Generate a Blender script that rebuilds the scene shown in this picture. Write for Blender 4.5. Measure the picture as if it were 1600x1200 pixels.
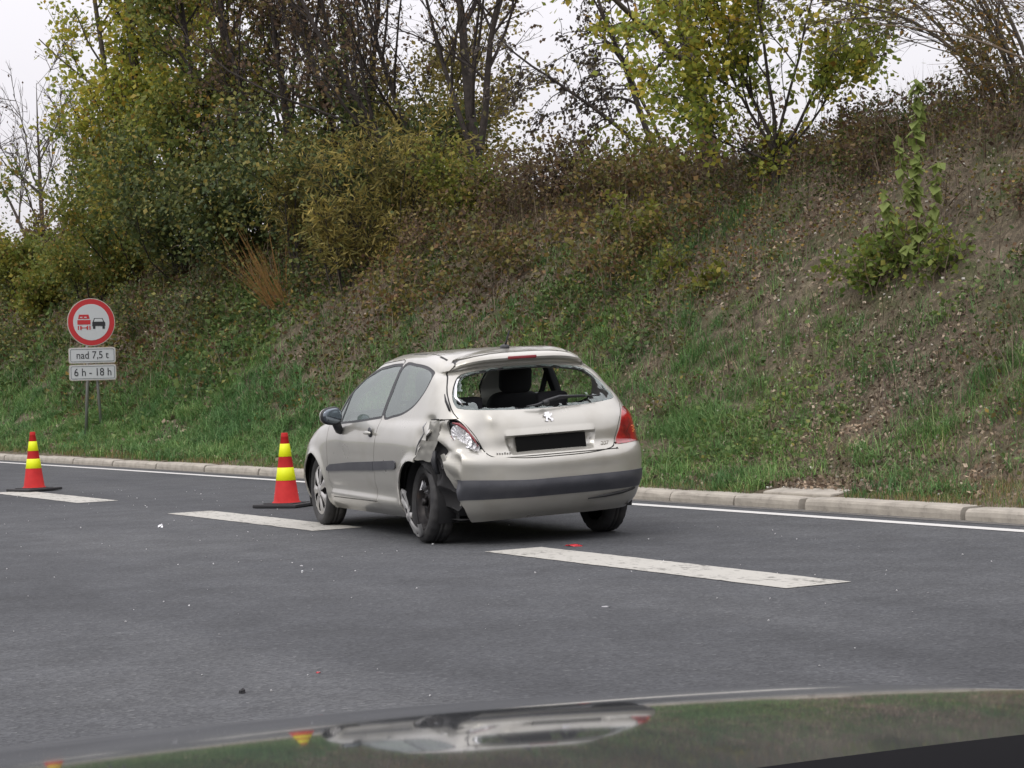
import bpy, bmesh, math, random
import numpy as np
from mathutils import Vector, Matrix, noise

for o in list(bpy.data.objects):
    bpy.data.objects.remove(o, do_unlink=True)
scene = bpy.context.scene
COL = scene.collection
R = math.radians
rng = np.random.default_rng(7)
random.seed(7)

# ------------------------------------------------------------------ camera
# X = across the road towards the bank, Y = along the road, Z = up
F_PX, ROLL, PITCH, AZ, EYE = 3100.0, 0.032, -0.0016, 0.5272, 1.2
cam_data = bpy.data.cameras.new("camera")
cam_data.sensor_fit = 'HORIZONTAL'
cam_data.sensor_width = 36.0
cam_data.lens = 36.0 * F_PX / 1600.0
cam_data.clip_start = 0.05
cam_data.clip_end = 3000.0
cam = bpy.data.objects.new("camera", cam_data)
COL.objects.link(cam)
_fw = Vector((math.sin(AZ) * math.cos(PITCH), math.cos(AZ) * math.cos(PITCH), math.sin(PITCH)))
_r = Vector((math.cos(AZ), -math.sin(AZ), 0.0))
_u = _r.cross(_fw)
_r2 = _r * math.cos(ROLL) - _u * math.sin(ROLL)
_u2 = _r * math.sin(ROLL) + _u * math.cos(ROLL)
cam.matrix_world = Matrix(((_r2.x, _u2.x, -_fw.x, 0.0), (_r2.y, _u2.y, -_fw.y, 0.0),
                           (_r2.z, _u2.z, -_fw.z, EYE), (0, 0, 0, 1)))
scene.camera = cam

# ------------------------------------------------------------------ sky, sun, exposure
SUN_EL, SUN_AZ = R(48), R(250)          # high, weak and wide: overcast noon
world = bpy.data.worlds.new("World")
scene.world = world
world.use_nodes = True
wn = world.node_tree
wn.nodes.clear()
w_out = wn.nodes.new("ShaderNodeOutputWorld")
w_bg = wn.nodes.new("ShaderNodeBackground")
w_sky = wn.nodes.new("ShaderNodeTexSky")
w_sky.sky_type = 'NISHITA'
w_sky.sun_disc = False
w_sky.sun_elevation = SUN_EL
w_sky.sun_rotation = SUN_AZ
w_sky.dust_density = 4.0
# the cloud deck: even pale grey, brighter overhead as every overcast sky is (1 + 2 sin h) / 3
w_geo = wn.nodes.new("ShaderNodeTexCoord")
w_sep = wn.nodes.new("ShaderNodeSeparateXYZ")
wn.links.new(w_geo.outputs["Generated"], w_sep.inputs[0])
w_map = wn.nodes.new("ShaderNodeMapRange")
w_map.inputs["From Min"].default_value = 0.0
w_map.inputs["From Max"].default_value = 1.0
w_map.inputs["To Min"].default_value = 6.7
w_map.inputs["To Max"].default_value = 20.5
wn.links.new(w_sep.outputs["Z"], w_map.inputs["Value"])
w_cl = wn.nodes.new("ShaderNodeVectorMath")
w_cl.operation = 'SCALE'
w_cl.inputs[0].default_value = (1.0, 0.972, 1.02)
wn.links.new(w_map.outputs[0], w_cl.inputs["Scale"])
w_mix = wn.nodes.new("ShaderNodeMix")
w_mix.data_type = 'RGBA'
w_mix.inputs["Factor"].default_value = 0.94
wn.links.new(w_sky.outputs[0], w_mix.inputs["A"])
wn.links.new(w_cl.outputs[0], w_mix.inputs["B"])
wn.links.new(w_mix.outputs["Result"], w_bg.inputs["Color"])
w_bg.inputs["Strength"].default_value = 0.11
wn.links.new(w_bg.outputs[0], w_out.inputs[0])

sun_data = bpy.data.lights.new("sun", 'SUN')
sun_data.energy = 1.3
sun_data.angle = R(25)
sun_data.color = (1.0, 0.96, 0.9)
sun = bpy.data.objects.new("sun", sun_data)
COL.objects.link(sun)
sun.rotation_euler = (math.pi / 2 - SUN_EL, 0, math.pi - SUN_AZ)   # matches the sky's sun_rotation
sun.location = (-20, 10, 40)

scene.view_settings.view_transform = 'Standard'
scene.view_settings.look = 'None'
scene.view_settings.exposure = 0.0
scene.view_settings.gamma = 1.0
scene.view_settings.use_curve_mapping = False
scene.cycles.use_denoising = True
scene.cycles.max_bounces = 8
scene.cycles.transparent_max_bounces = 12

# ------------------------------------------------------------------ helpers
def link(o, parent=None):
    COL.objects.link(o)
    if parent is not None:
        o.parent = parent
    return o

def tag(o, label=None, cat=None, group=None, kind=None):
    if label: o["label"] = label
    if cat: o["category"] = cat
    if group: o["group"] = group
    if kind: o["kind"] = kind
    return o

def thing(name, label, cat, loc=(0, 0, 0), rotz=0.0, group=None):
    o = bpy.data.objects.new(name, None)
    o.empty_display_size = 0.2
    link(o)
    o.location = loc
    o.rotation_euler = (0, 0, rotz)
    return tag(o, label, cat, group)

def mesh_from(name, V, F, smooth=True):
    """V (n,3) array, F list of index tuples or an (m,k) array."""
    me = bpy.data.meshes.new(name)
    V = np.asarray(V, dtype=np.float32)
    if isinstance(F, np.ndarray):
        k = F.shape[1]
        me.vertices.add(len(V)); me.vertices.foreach_set("co", V.ravel())
        me.loops.add(F.size); me.loops.foreach_set("vertex_index", F.ravel().astype(np.int32))
        me.polygons.add(len(F))
        me.polygons.foreach_set("loop_start", np.arange(0, F.size, k, dtype=np.int32))
        me.polygons.foreach_set("loop_total", np.full(len(F), k, dtype=np.int32))
    else:
        me.from_pydata(V.tolist(), [], F)
    me.update(calc_edges=True)
    if smooth:
        me.polygons.foreach_set("use_smooth", np.ones(len(me.polygons), dtype=bool))
    return me

def obj(name, me, mat=None, parent=None):
    if mat is not None and len(me.materials) == 0:
        me.materials.append(mat)
    o = bpy.data.objects.new(name, me)
    return link(o, parent)

def bm_obj(name, bm, mat, parent=None, smooth=False):
    me = bpy.data.meshes.new(name)
    bm.to_mesh(me); bm.free()
    if smooth:
        me.polygons.foreach_set("use_smooth", np.ones(len(me.polygons), dtype=bool))
    return obj(name, me, mat, parent)

def bm_box(bm, c, s, rot=None, bevel=0.0):
    m = Matrix.Translation(Vector(c))
    if rot is not None: m = m @ rot.to_4x4()
    m = m @ Matrix.Diagonal((s[0], s[1], s[2], 1))
    r = bmesh.ops.create_cube(bm, size=1.0, matrix=m)
    if bevel > 0:
        ed = set()
        for v in r['verts']: ed.update(v.link_edges)
        bmesh.ops.bevel(bm, geom=list(ed), offset=bevel, segments=2, profile=0.5, affect='EDGES')
    return r

def tube(pts, radii, n=8, cap=True, closed=False):
    """verts, faces of a tube along pts."""
    pts = [Vector(p) for p in pts]
    N = len(pts)
    if not hasattr(radii, '__len__'): radii = [radii] * N
    V, F = [], []
    ref = None
    for i, p in enumerate(pts):
        a = pts[(i - 1) % N] if (closed or i > 0) else pts[i]
        b = pts[(i + 1) % N] if (closed or i < N - 1) else pts[i]
        t = (b - a)
        t = t.normalized() if t.length > 1e-9 else Vector((0, 0, 1))
        if ref is None:
            ref = Vector((0, 0, 1)) if abs(t.z) < 0.9 else Vector((1, 0, 0))
        x = t.cross(ref).normalized(); y = x.cross(t).normalized(); ref = y
        for k in range(n):
            an = 2 * math.pi * k / n
            V.append(p + (x * math.cos(an) + y * math.sin(an)) * radii[i])
    m = N if closed else N - 1
    for i in range(m):
        j = (i + 1) % N
        for k in range(n):
            F.append((i * n + k, i * n + (k + 1) % n, j * n + (k + 1) % n, j * n + k))
    if cap and not closed:
        F.append(tuple(range(n))[::-1]); F.append(tuple(range((N - 1) * n, N * n)))
    return [tuple(v) for v in V], F

def lathe(prof, n=48, axis='z'):
    """prof: list of (r, h); revolve about axis."""
    V, F = [], []
    for r, h in prof:
        for k in range(n):
            a = 2 * math.pi * k / n
            if axis == 'z': V.append((r * math.cos(a), r * math.sin(a), h))
            else: V.append((h, r * math.cos(a), r * math.sin(a)))
    for i in range(len(prof) - 1):
        for k in range(n):
            F.append((i * n + k, i * n + (k + 1) % n, (i + 1) * n + (k + 1) % n, (i + 1) * n + k))
    return V, F

def join_vf(parts):
    V, F = [], []
    for v, f in parts:
        o = len(V)
        V.extend(v); F.extend([tuple(i + o for i in q) for q in f])
    return V, F

def vf_obj(name, vf, mat, parent=None, smooth=True):
    return obj(name, mesh_from(name, np.array([tuple(v) for v in vf[0]]), [tuple(f) for f in vf[1]], smooth), mat, parent)

# ------------------------------------------------------------------ materials
MATS = {}
def mat(name, color, rough=0.6, metal=0.0, coat=0.0, spec=0.5, trans=0.0, ior=1.5, emit=None):
    m = bpy.data.materials.new(name)
    m.use_nodes = True
    b = m.node_tree.nodes["Principled BSDF"]
    b.inputs["Base Color"].default_value = (*color, 1)
    b.inputs["Roughness"].default_value = rough
    b.inputs["Metallic"].default_value = metal
    b.inputs["Coat Weight"].default_value = coat
    b.inputs["Coat Roughness"].default_value = 0.06
    b.inputs["Specular IOR Level"].default_value = spec
    b.inputs["Transmission Weight"].default_value = trans
    b.inputs["IOR"].default_value = ior
    MATS[name] = m
    return m

def nodes_of(m):
    nt = m.node_tree
    return nt, nt.nodes, nt.links, nt.nodes["Principled BSDF"]

def noise_color(m, stops, scale=5.0, detail=6.0, rough=0.6, bump=0.0, bump_scale=60.0, obj_coords=True, dist=0.01):
    """base colour from a noise through a ramp, plus fine relief."""
    nt, N, L, b = nodes_of(m)
    tc = N.new("ShaderNodeTexCoord")
    n = N.new("ShaderNodeTexNoise"); n.inputs["Scale"].default_value = scale
    n.inputs["Detail"].default_value = detail; n.inputs["Roughness"].default_value = rough
    r = N.new("ShaderNodeValToRGB")
    el = r.color_ramp.elements
    while len(el) > 1: el.remove(el[-1])
    el[0].position = stops[0][0]; el[0].color = (*stops[0][1], 1)
    for p, c in stops[1:]:
        e = el.new(p); e.color = (*c, 1)
    L.new(tc.outputs["Object"], n.inputs["Vector"])
    L.new(n.outputs["Fac"], r.inputs["Fac"])
    L.new(r.outputs["Color"], b.inputs["Base Color"])
    if bump > 0:
        n2 = N.new("ShaderNodeTexNoise"); n2.inputs["Scale"].default_value = bump_scale
        n2.inputs["Detail"].default_value = 4
        L.new(tc.outputs["Object"], n2.inputs["Vector"])
        bp = N.new("ShaderNodeBump"); bp.inputs["Strength"].default_value = bump
        bp.inputs["Distance"].default_value = dist
        L.new(n2.outputs["Fac"], bp.inputs["Height"])
        L.new(bp.outputs["Normal"], b.inputs["Normal"])
    return r
# ================================================================== the setting: road, kerb, bank
def lane_shift(y):                      # the road bends very slightly
    y = np.clip(np.asarray(y, float), -20, 60)
    return .06 - .0005 * (y - 19) ** 2
KERB_X = 10.74

def bank_base(X, Y):
    X = np.asarray(X, float) - lane_shift(Y); Y = np.asarray(Y, float)
    crest = 4.3 + np.clip((19 - Y) / 10, 0, 1) * .75
    t = np.clip((X - 11.7) / 5.9, 0, 1)
    s = .22 + (crest - .22) * (t - .055 * np.sin(2 * np.pi * t))
    v = .092 + (np.clip(X, 10.9, 11.7) - 10.9) * .16
    return np.where(X < 11.7, v, s) + np.clip(X - 17.6, 0, 14) * .02

_prm = rng.uniform(0, 6.28, (10, 3)); _frq = np.array([.35, .5, .8, 1.2, 1.9, 2.7, 3.9, 5.3, 7.0, 9.5])
def rough2(X, Y):
    """cheap smooth noise, about -1..1"""
    X = np.asarray(X, float); Y = np.asarray(Y, float); o = 0
    for k in range(10):
        a = _prm[k, 2]
        o = o + np.sin(_frq[k] * (X * math.cos(a) + Y * math.sin(a)) + _prm[k, 0]) * np.sin(_frq[k] * .83 * (-X * math.sin(a) + Y * math.cos(a)) + _prm[k, 1]) / (k * .35 + 1)
    return o / 2.2
def bank_z(X, Y):
    f = np.clip((np.asarray(X, float) - 11.2) / 1.5, 0, 1)
    return bank_base(X, Y) + f * .13 * rough2(X, Y) + f * .05 * rough2(np.asarray(X) * 2.6 + 9, np.asarray(Y) * 2.6)

# ---- asphalt
M_ASPH = mat("asphalt", (.075, .076, .08), rough=.88, spec=.35)
nt, N, L, b = nodes_of(M_ASPH)
tc = N.new("ShaderNodeTexCoord")
def tex(scale, detail=4, rough=.6, stretch=None):
    n = N.new("ShaderNodeTexNoise"); n.inputs["Scale"].default_value = scale
    n.inputs["Detail"].default_value = detail; n.inputs["Roughness"].default_value = rough
    if stretch:
        mp = N.new("ShaderNodeMapping"); mp.inputs["Scale"].default_value = stretch
        L.new(tc.outputs["Object"], mp.inputs["Vector"]); L.new(mp.outputs[0], n.inputs["Vector"])
    else: L.new(tc.outputs["Object"], n.inputs["Vector"])
    return n
def ramp(src, stops):
    r = N.new("ShaderNodeValToRGB"); el = r.color_ramp.elements
    el[0].position, el[0].color = stops[0][0], (*stops[0][1], 1)
    el[1].position, el[1].color = stops[-1][0], (*stops[-1][1], 1)
    for p, c in stops[1:-1]:
        e = el.new(p); e.color = (*c, 1)
    L.new(src, r.inputs["Fac"]); return r.outputs["Color"]
def mixc(a, b_, fac, mode='MIX'):
    m = N.new("ShaderNodeMix"); m.data_type = 'RGBA'; m.blend_type = mode
    if isinstance(fac, float): m.inputs["Factor"].default_value = fac
    else: L.new(fac, m.inputs["Factor"])
    L.new(a, m.inputs["A"]); L.new(b_, m.inputs["B"]); return m.outputs["Result"]
big = ramp(tex(.35, 3, .6, (1.0, .30, 1)).outputs["Fac"], [(.34, (.040, .0425, .047)), (.47, (.056, .059, .0645)), (.62, (.071, .074, .079))])
mid = ramp(tex(2.2, 5).outputs["Fac"], [(.3, (.80, .80, .80)), (.7, (1.15, 1.15, 1.15))])
v = N.new("ShaderNodeTexVoronoi"); v.inputs["Scale"].default_value = 60
L.new(tc.outputs["Object"], v.inputs["Vector"])
sp = ramp(v.outputs["Color"], [(.0, (.5, .5, .51)), (.5, (.92, .92, .92)), (.85, (1.25, 1.24, 1.2)), (1.0, (2.2, 2.15, 2.0))])
fine = ramp(tex(160, 2).outputs["Fac"], [(.3, (.75, .75, .75)), (.7, (1.25, 1.25, 1.25))])
c = mixc(mixc(mixc(big, mid, 1.0, 'MULTIPLY'), sp, .8, 'MULTIPLY'), fine, .7, 'MULTIPLY')
L.new(c, b.inputs["Base Color"])
bp = N.new("ShaderNodeBump"); bp.inputs["Strength"].default_value = .5; bp.inputs["Distance"].default_value = .006
L.new(v.outputs["Distance"], bp.inputs["Height"]); L.new(bp.outputs["Normal"], b.inputs["Normal"])

def strip_sheet(name, x0f, x1f, y0, y1, z, m, ny=60, kind="structure", parent=None, jag=0.0):
    ys = np.linspace(y0, y1, ny + 1)
    V, F = [], []
    for y in ys:
        s = float(lane_shift(y))
        V.append((x0f + s + (random.uniform(-jag, jag) if jag else 0), y, z)); V.append((x1f + s + (random.uniform(-jag, jag) if jag else 0), y, z))
    for i in range(ny): F.append((2*i, 2*i+1, 2*i+3, 2*i+2))
    o = obj(name, mesh_from(name, np.array(V), F), m, parent)
    if kind: o["kind"] = kind
    return o
M_FIELD = mat("far_ground", (.07, .08, .04), rough=.95)
noise_color(M_FIELD, [(.3, (.06, .055, .035)), (.6, (.06, .085, .03))], scale=.3)
gs = obj("ground", mesh_from("ground", np.array([(-430, -430, -.06), (430, -430, -.06), (430, 430, -.06), (-430, 430, -.06)]), [(0, 1, 2, 3)]), M_FIELD)
gs["kind"] = "structure"
road = strip_sheet("road", -9.0, KERB_X + .05, -30, 400, 0.0, M_ASPH, 215)

# ---- painted markings, worn
def worn_paint(name, col, thr):
    m = mat(name, col, rough=.7)
    nt, N, L, b = nodes_of(m)
    tc = N.new("ShaderNodeTexCoord"); mp = N.new("ShaderNodeMapping"); mp.inputs["Scale"].default_value = (1, .35, 1)
    n1 = N.new("ShaderNodeTexNoise"); n1.inputs["Scale"].default_value = 26; n1.inputs["Detail"].default_value = 8; n1.inputs["Roughness"].default_value = .7
    n2 = N.new("ShaderNodeTexNoise"); n2.inputs["Scale"].default_value = 3
    L.new(tc.outputs["Object"], mp.inputs[0]); L.new(mp.outputs[0], n1.inputs["Vector"]); L.new(tc.outputs["Object"], n2.inputs["Vector"])
    ad = N.new("ShaderNodeMath"); ad.operation = 'MULTIPLY_ADD'; ad.inputs[1].default_value = .35
    L.new(n2.outputs["Fac"], ad.inputs[0]); L.new(n1.outputs["Fac"], ad.inputs[2])
    r = N.new("ShaderNodeValToRGB"); r.color_ramp.elements[0].position = thr; r.color_ramp.elements[1].position = thr + .10
    r.color_ramp.elements[0].color = (col[0] * .28, col[1] * .28, col[2] * .27, 1); r.color_ramp.elements[1].color = (*col, 1)
    L.new(ad.outputs[0], r.inputs["Fac"]); L.new(r.outputs[0], b.inputs["Base Color"])
    return m
M_LINE = worn_paint("edge_line_paint", (.52, .515, .495), .44)
M_DASH = worn_paint("dash_paint", (.38, .37, .335), .53)
strip_sheet("edge_line", 10.225, 10.375, -20, 200, .004, M_LINE, 220, parent=road, kind=None)
for y0 in (27.7, 21.4, 15.15, 8.75, 2.4):
    strip_sheet("lane_dash", 6.80, 7.26, y0, y0 + 3.45, .004, M_DASH, 40, parent=road, kind=None, jag=.006)
M_GRIT = mat("gutter_grit", (.10, .095, .085), rough=.95)
noise_color(M_GRIT, [(.35, (.065, .065, .065)), (.6, (.115, .108, .095)), (.75, (.15, .135, .11))], scale=14, detail=8)
strip_sheet("gutter", 10.60, KERB_X + .03, -20, 200, .003, M_GRIT, 220, parent=road, kind=None, jag=.03)

# ---- kerb stones, each its own piece
M_KERB = mat("kerb_concrete", (.36, .33, .28), rough=.9)
noise_color(M_KERB, [(.28, (.17, .155, .13)), (.45, (.30, .275, .235)), (.7, (.39, .36, .305))], scale=5, detail=9, rough=.7, bump=.4, bump_scale=70, dist=.006)
kerb = bpy.data.objects.new("kerb", None); link(kerb); kerb["kind"] = "structure"
def kerb_mesh(length, seed):
    r_ = random.Random(seed)
    prof = [(0, -.05), (.0, .04), (.008, .075), (.022, .094), (.045, .101), (.23, .104), (.245, .095), (.245, -.05)]
    n = max(2, int(length / .25)); V, F = [], []
    for i in range(n + 1):
        y = length * i / n
        e = .006 if i in (0, n) else 0
        for k, (px_, pz) in enumerate(prof):
            V.append((px_ + (e if k < 4 else 0) + r_.uniform(-.003, .003), y, pz - (e if pz > .05 else 0) + r_.uniform(-.002, .002)))
    m = len(prof)
    for i in range(n):
        for k in range(m - 1): F.append((i*m+k, i*m+k+1, (i+1)*m+k+1, (i+1)*m+k))
    F.append(tuple(range(m))[::-1]); F.append(tuple(range(n*m, (n+1)*m)))
    return mesh_from("kerb_stone", np.array(V), F, smooth=False)
K_MESH = [kerb_mesh(1.94, s) for s in range(4)]
joints = [13.62 + 2.0 * k for k in range(-9, 40)]
for k, y in enumerate(joints):
    if abs(y - 13.62) < .01:            # the pair beside the inlet is shorter with a wide open joint
        me_list = [(kerb_mesh(.93, 90), 13.665), (kerb_mesh(1.0, 91), 14.62)]
    else:
        me_list = [(K_MESH[k % 4], y + .015)]
    for me, yy in me_list:
        o = obj("kerb_stone", me, M_KERB, kerb)
        s0 = float(lane_shift(yy)); s1 = float(lane_shift(yy + 2))
        o.location = (KERB_X + s0, yy, random.uniform(-.006, .006))
        o.rotation_euler = (0, 0, -math.atan2(s1 - s0, 2.0) + random.uniform(-.002, .002))
# concrete inlet slab behind the kerb
bm = bmesh.new()
bm_box(bm, (KERB_X + .52, 13.95, .085), (.54, .95, .09), bevel=.015)
for v_ in bm.verts:
    if v_.co.x > KERB_X + .5: v_.co.y += .15; v_.co.z += .03
o = bm_obj("inlet_slab", bm, M_KERB); o["kind"] = "structure"

# ---- bank terrain
M_SOIL = mat("bank_soil", (.09, .075, .05), rough=.97, spec=.2)
nt, N, L, b = nodes_of(M_SOIL)
tc = N.new("ShaderNodeTexCoord")
soil = ramp(tex(7, 8, .7).outputs["Fac"], [(.28, (.055, .046, .034)), (.5, (.125, .105, .077)), (.68, (.25, .21, .155))])
moss = ramp(tex(9, 6, .7).outputs["Fac"], [(.3, (.045, .06, .022)), (.7, (.10, .12, .05))])
msk = ramp(tex(1.1, 6, .7).outputs["Fac"], [(.50, (0, 0, 0)), (.66, (1, 1, 1))])
gr = ramp(tex(60, 3, .7).outputs["Fac"], [(.3, (.6, .6, .6)), (.75, (1.5, 1.45, 1.35))])
c = mixc(mixc(soil, moss, msk), gr, .8, 'MULTIPLY')
L.new(c, b.inputs["Base Color"])
bp = N.new("ShaderNodeBump"); bp.inputs["Strength"].default_value = .9; bp.inputs["Distance"].default_value = .05
L.new(tex(30, 6, .7).outputs["Fac"], bp.inputs["Height"]); L.new(bp.outputs["Normal"], b.inputs["Normal"])
ys = np.concatenate([np.arange(-6, 60, .22), np.arange(60, 140, 1.2), np.arange(140, 420, 8.0)])
us = np.concatenate([[KERB_X + .16, KERB_X + .24], np.arange(11.05, 18.6, .16), np.arange(18.6, 34, 1.2), [60, 120, 300]])
XX, YY = np.meshgrid(us, ys)
XX2 = XX + lane_shift(YY)
ZZ = bank_z(XX2, YY)
ZZ[:, 0] = .02
nb = len(us)
ii, jj = np.meshgrid(np.arange(len(ys) - 1), np.arange(nb - 1), indexing='ij')
Fq = np.stack([ii*nb+jj, ii*nb+jj+1, (ii+1)*nb+jj+1, (ii+1)*nb+jj], -1).reshape(-1, 4)
bank = obj("bank", mesh_from("bank", np.stack([XX2, YY, ZZ], -1).reshape(-1, 3), Fq), M_SOIL)
bank["kind"] = "structure"
# the far side of the carriageway: verge the paint can mirror
M_VERGE = mat("verge_green", (.05, .07, .03), rough=.95)
noise_color(M_VERGE, [(.3, (.035, .05, .02)), (.7, (.08, .10, .045))], scale=2)
V, F = [], []
for i, y in enumerate(np.linspace(-40, 300, 120)):
    for x, z in ((-9.0, .0), (-10, .05), (-12, .2), (-17, 1.2), (-26, 1.6), (-120, 2)):
        V.append((x, y, z + (.25 * float(rough2(x, y)) if x < -11 else 0)))
for i in range(119):
    for k in range(5): F.append((i*6+k, (i+1)*6+k, (i+1)*6+k+1, i*6+k+1))
o = obj("verge", mesh_from("verge", np.array(V), F), M_VERGE); o["kind"] = "structure"
# ================================================================== the damaged car
def paint(name, base):
    m = mat(name, base, rough=0.30, metal=0.48, coat=0.8)
    nt, N, L, b = nodes_of(m)
    tc = N.new("ShaderNodeTexCoord")
    n = N.new("ShaderNodeTexNoise"); n.inputs["Scale"].default_value = 3.0; n.inputs["Detail"].default_value = 8
    L.new(tc.outputs["Object"], n.inputs["Vector"])
    mx = N.new("ShaderNodeMix"); mx.data_type = 'RGBA'
    mx.inputs["A"].default_value = (*base, 1)
    mx.inputs["B"].default_value = (base[0] * .80, base[1] * .78, base[2] * .74, 1)
    mr = N.new("ShaderNodeMapRange"); mr.inputs["From Min"].default_value = .5; mr.inputs["From Max"].default_value = .8
    L.new(n.outputs["Fac"], mr.inputs["Value"]); L.new(mr.outputs[0], mx.inputs["Factor"])
    L.new(mx.outputs["Result"], b.inputs["Base Color"])
    mr2 = N.new("ShaderNodeMapRange"); mr2.inputs["To Min"].default_value = .20; mr2.inputs["To Max"].default_value = .42
    L.new(n.outputs["Fac"], mr2.inputs["Value"]); L.new(mr2.outputs[0], b.inputs["Roughness"])
    return m

M_PAINT = paint("champagne_paint", (0.43, 0.42, 0.378))
M_BLACKPL = mat("black_plastic", (0.022, 0.023, 0.026), rough=0.5)
M_STRIP = mat("grey_bumper_plastic", (0.045, 0.047, 0.055), rough=0.45)
noise_color(M_STRIP, [(0.35, (0.038, 0.04, 0.048)), (0.7, (0.06, 0.062, 0.07))], scale=6, bump=0.15, bump_scale=300, dist=0.002)
M_SEAL = mat("black_rubber_seal", (0.012, 0.012, 0.013), rough=0.6)
M_DARK = mat("dark_liner", (0.015, 0.015, 0.016), rough=0.85)
M_TYRE = mat("tyre_rubber", (0.022, 0.022, 0.024), rough=0.75)
noise_color(M_TYRE, [(0.3, (0.018, 0.018, 0.02)), (0.75, (0.045, 0.044, 0.042))], scale=9, bump=0.2, bump_scale=120, dist=0.004)
M_SILVER = mat("silver_wheel_paint", (0.50, 0.49, 0.47), rough=0.35, metal=0.7)
M_CHROME = mat("chrome", (0.75, 0.75, 0.76), rough=0.12, metal=1.0)
M_REFL = mat("lamp_reflector", (.78, .78, .79), rough=.28, metal=.6)
M_STEEL = mat("dark_steel_rim", (0.05, 0.048, 0.05), rough=0.5, metal=0.6)
noise_color(M_STEEL, [(0.35, (0.016, 0.015, 0.016)), (0.62, (0.035, 0.031, 0.03)), (0.8, (0.07, 0.04, 0.025))], scale=14)
M_SEAT = mat("charcoal_seat_fabric", (0.018, 0.018, 0.021), rough=0.9)
M_TRIM = mat("pale_grey_trim", (0.42, 0.41, 0.38), rough=0.8)
M_RAW = mat("bare_torn_metal", (0.33, 0.33, 0.34), rough=0.4, metal=0.8)
M_PLATE = mat("black_number_plate", (0.004, 0.004, 0.004), rough=0.7, spec=.1)

def glass_mat(name, tint, ior=1.75, rough=0.0, alpha_mix=0.0):
    m = bpy.data.materials.new(name); m.use_nodes = True
    nt = m.node_tree; N = nt.nodes; L = nt.links; N.clear()
    out = N.new("ShaderNodeOutputMaterial")
    gl = N.new("ShaderNodeBsdfGlossy"); gl.inputs["Roughness"].default_value = rough
    tr = N.new("ShaderNodeBsdfTransparent"); tr.inputs["Color"].default_value = (*tint, 1)
    fr = N.new("ShaderNodeFresnel")
    ge = N.new("ShaderNodeNewGeometry"); mi = N.new("ShaderNodeMapRange")      # thin pane: same reflectance from both faces
    mi.inputs["To Min"].default_value = ior; mi.inputs["To Max"].default_value = 1 / ior
    L.new(ge.outputs["Backfacing"], mi.inputs["Value"]); L.new(mi.outputs[0], fr.inputs["IOR"])
    mx = N.new("ShaderNodeMixShader")
    L.new(fr.outputs[0], mx.inputs[0]); L.new(tr.outputs[0], mx.inputs[1]); L.new(gl.outputs[0], mx.inputs[2])
    df = N.new("ShaderNodeBsdfDiffuse"); df.inputs["Color"].default_value = (.52, .64, .61, 1)
    m2 = N.new("ShaderNodeMixShader"); m2.inputs[0].default_value = alpha_mix      # pale teal veil, painting sky reflection into the side windows
    L.new(mx.outputs[0], m2.inputs[1]); L.new(df.outputs[0], m2.inputs[2])
    L.new(m2.outputs[0], out.inputs[0])
    return m
M_GLASS = glass_mat("window_glass", (0.55, 0.62, 0.58), 2.6, alpha_mix=0.17)
M_GLASSQ = glass_mat("quarter_window_glass", (0.40, 0.46, 0.43), 2.5, alpha_mix=0.15)
M_WSCREEN = glass_mat("windscreen_glass", (0.80, 0.86, 0.83), 1.5, alpha_mix=0.03)
M_SHARD = glass_mat("shattered_glass", (0.72, 0.86, 0.82), 1.8, rough=0.10, alpha_mix=0.14)

M_LENS = mat("red_lens", (0.42, 0.012, 0.012), rough=0.12, coat=0.8, spec=0.7)
nt, N, L, b = nodes_of(M_LENS)
tc = N.new("ShaderNodeTexCoord"); vor = N.new("ShaderNodeTexNoise"); vor.inputs["Scale"].default_value = 9
L.new(tc.outputs["Object"], vor.inputs["Vector"])
rp = N.new("ShaderNodeValToRGB"); rp.color_ramp.elements[0].color = (.14, .004, .006, 1); rp.color_ramp.elements[1].color = (.42, .014, .014, 1)
rp.color_ramp.elements[0].position = .35; rp.color_ramp.elements[1].position = .65
L.new(vor.outputs["Fac"], rp.inputs["Fac"]); L.new(rp.outputs[0], b.inputs["Base Color"])
M_AMBER = mat("amber_reflector", (0.9, 0.25, 0.05), rough=0.2, coat=0.5)
M_BRAKE = mat("dark_red_lens", (0.20, 0.012, 0.018), rough=0.2, coat=0.6)

CAR_X, CAR_Y, CAR_YAW, LEAN = 7.70, 13.17, 0.120, 0.034
YF = 2.50                                      # front axle, rear axle at 0
car = thing("parked_car", "champagne silver three-door hatchback with smashed rear left corner and missing rear window",
            "car", (CAR_X, CAR_Y, 0.0), -CAR_YAW)

def lean(V):
    V = np.array(V, dtype=float)
    x, z = V[..., 0].copy(), V[..., 2].copy()
    c, s = math.cos(LEAN), math.sin(LEAN)
    V[..., 0] = x * c - (z - .3) * s
    V[..., 2] = .3 + (z - .3) * c + x * s
    return V

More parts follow.
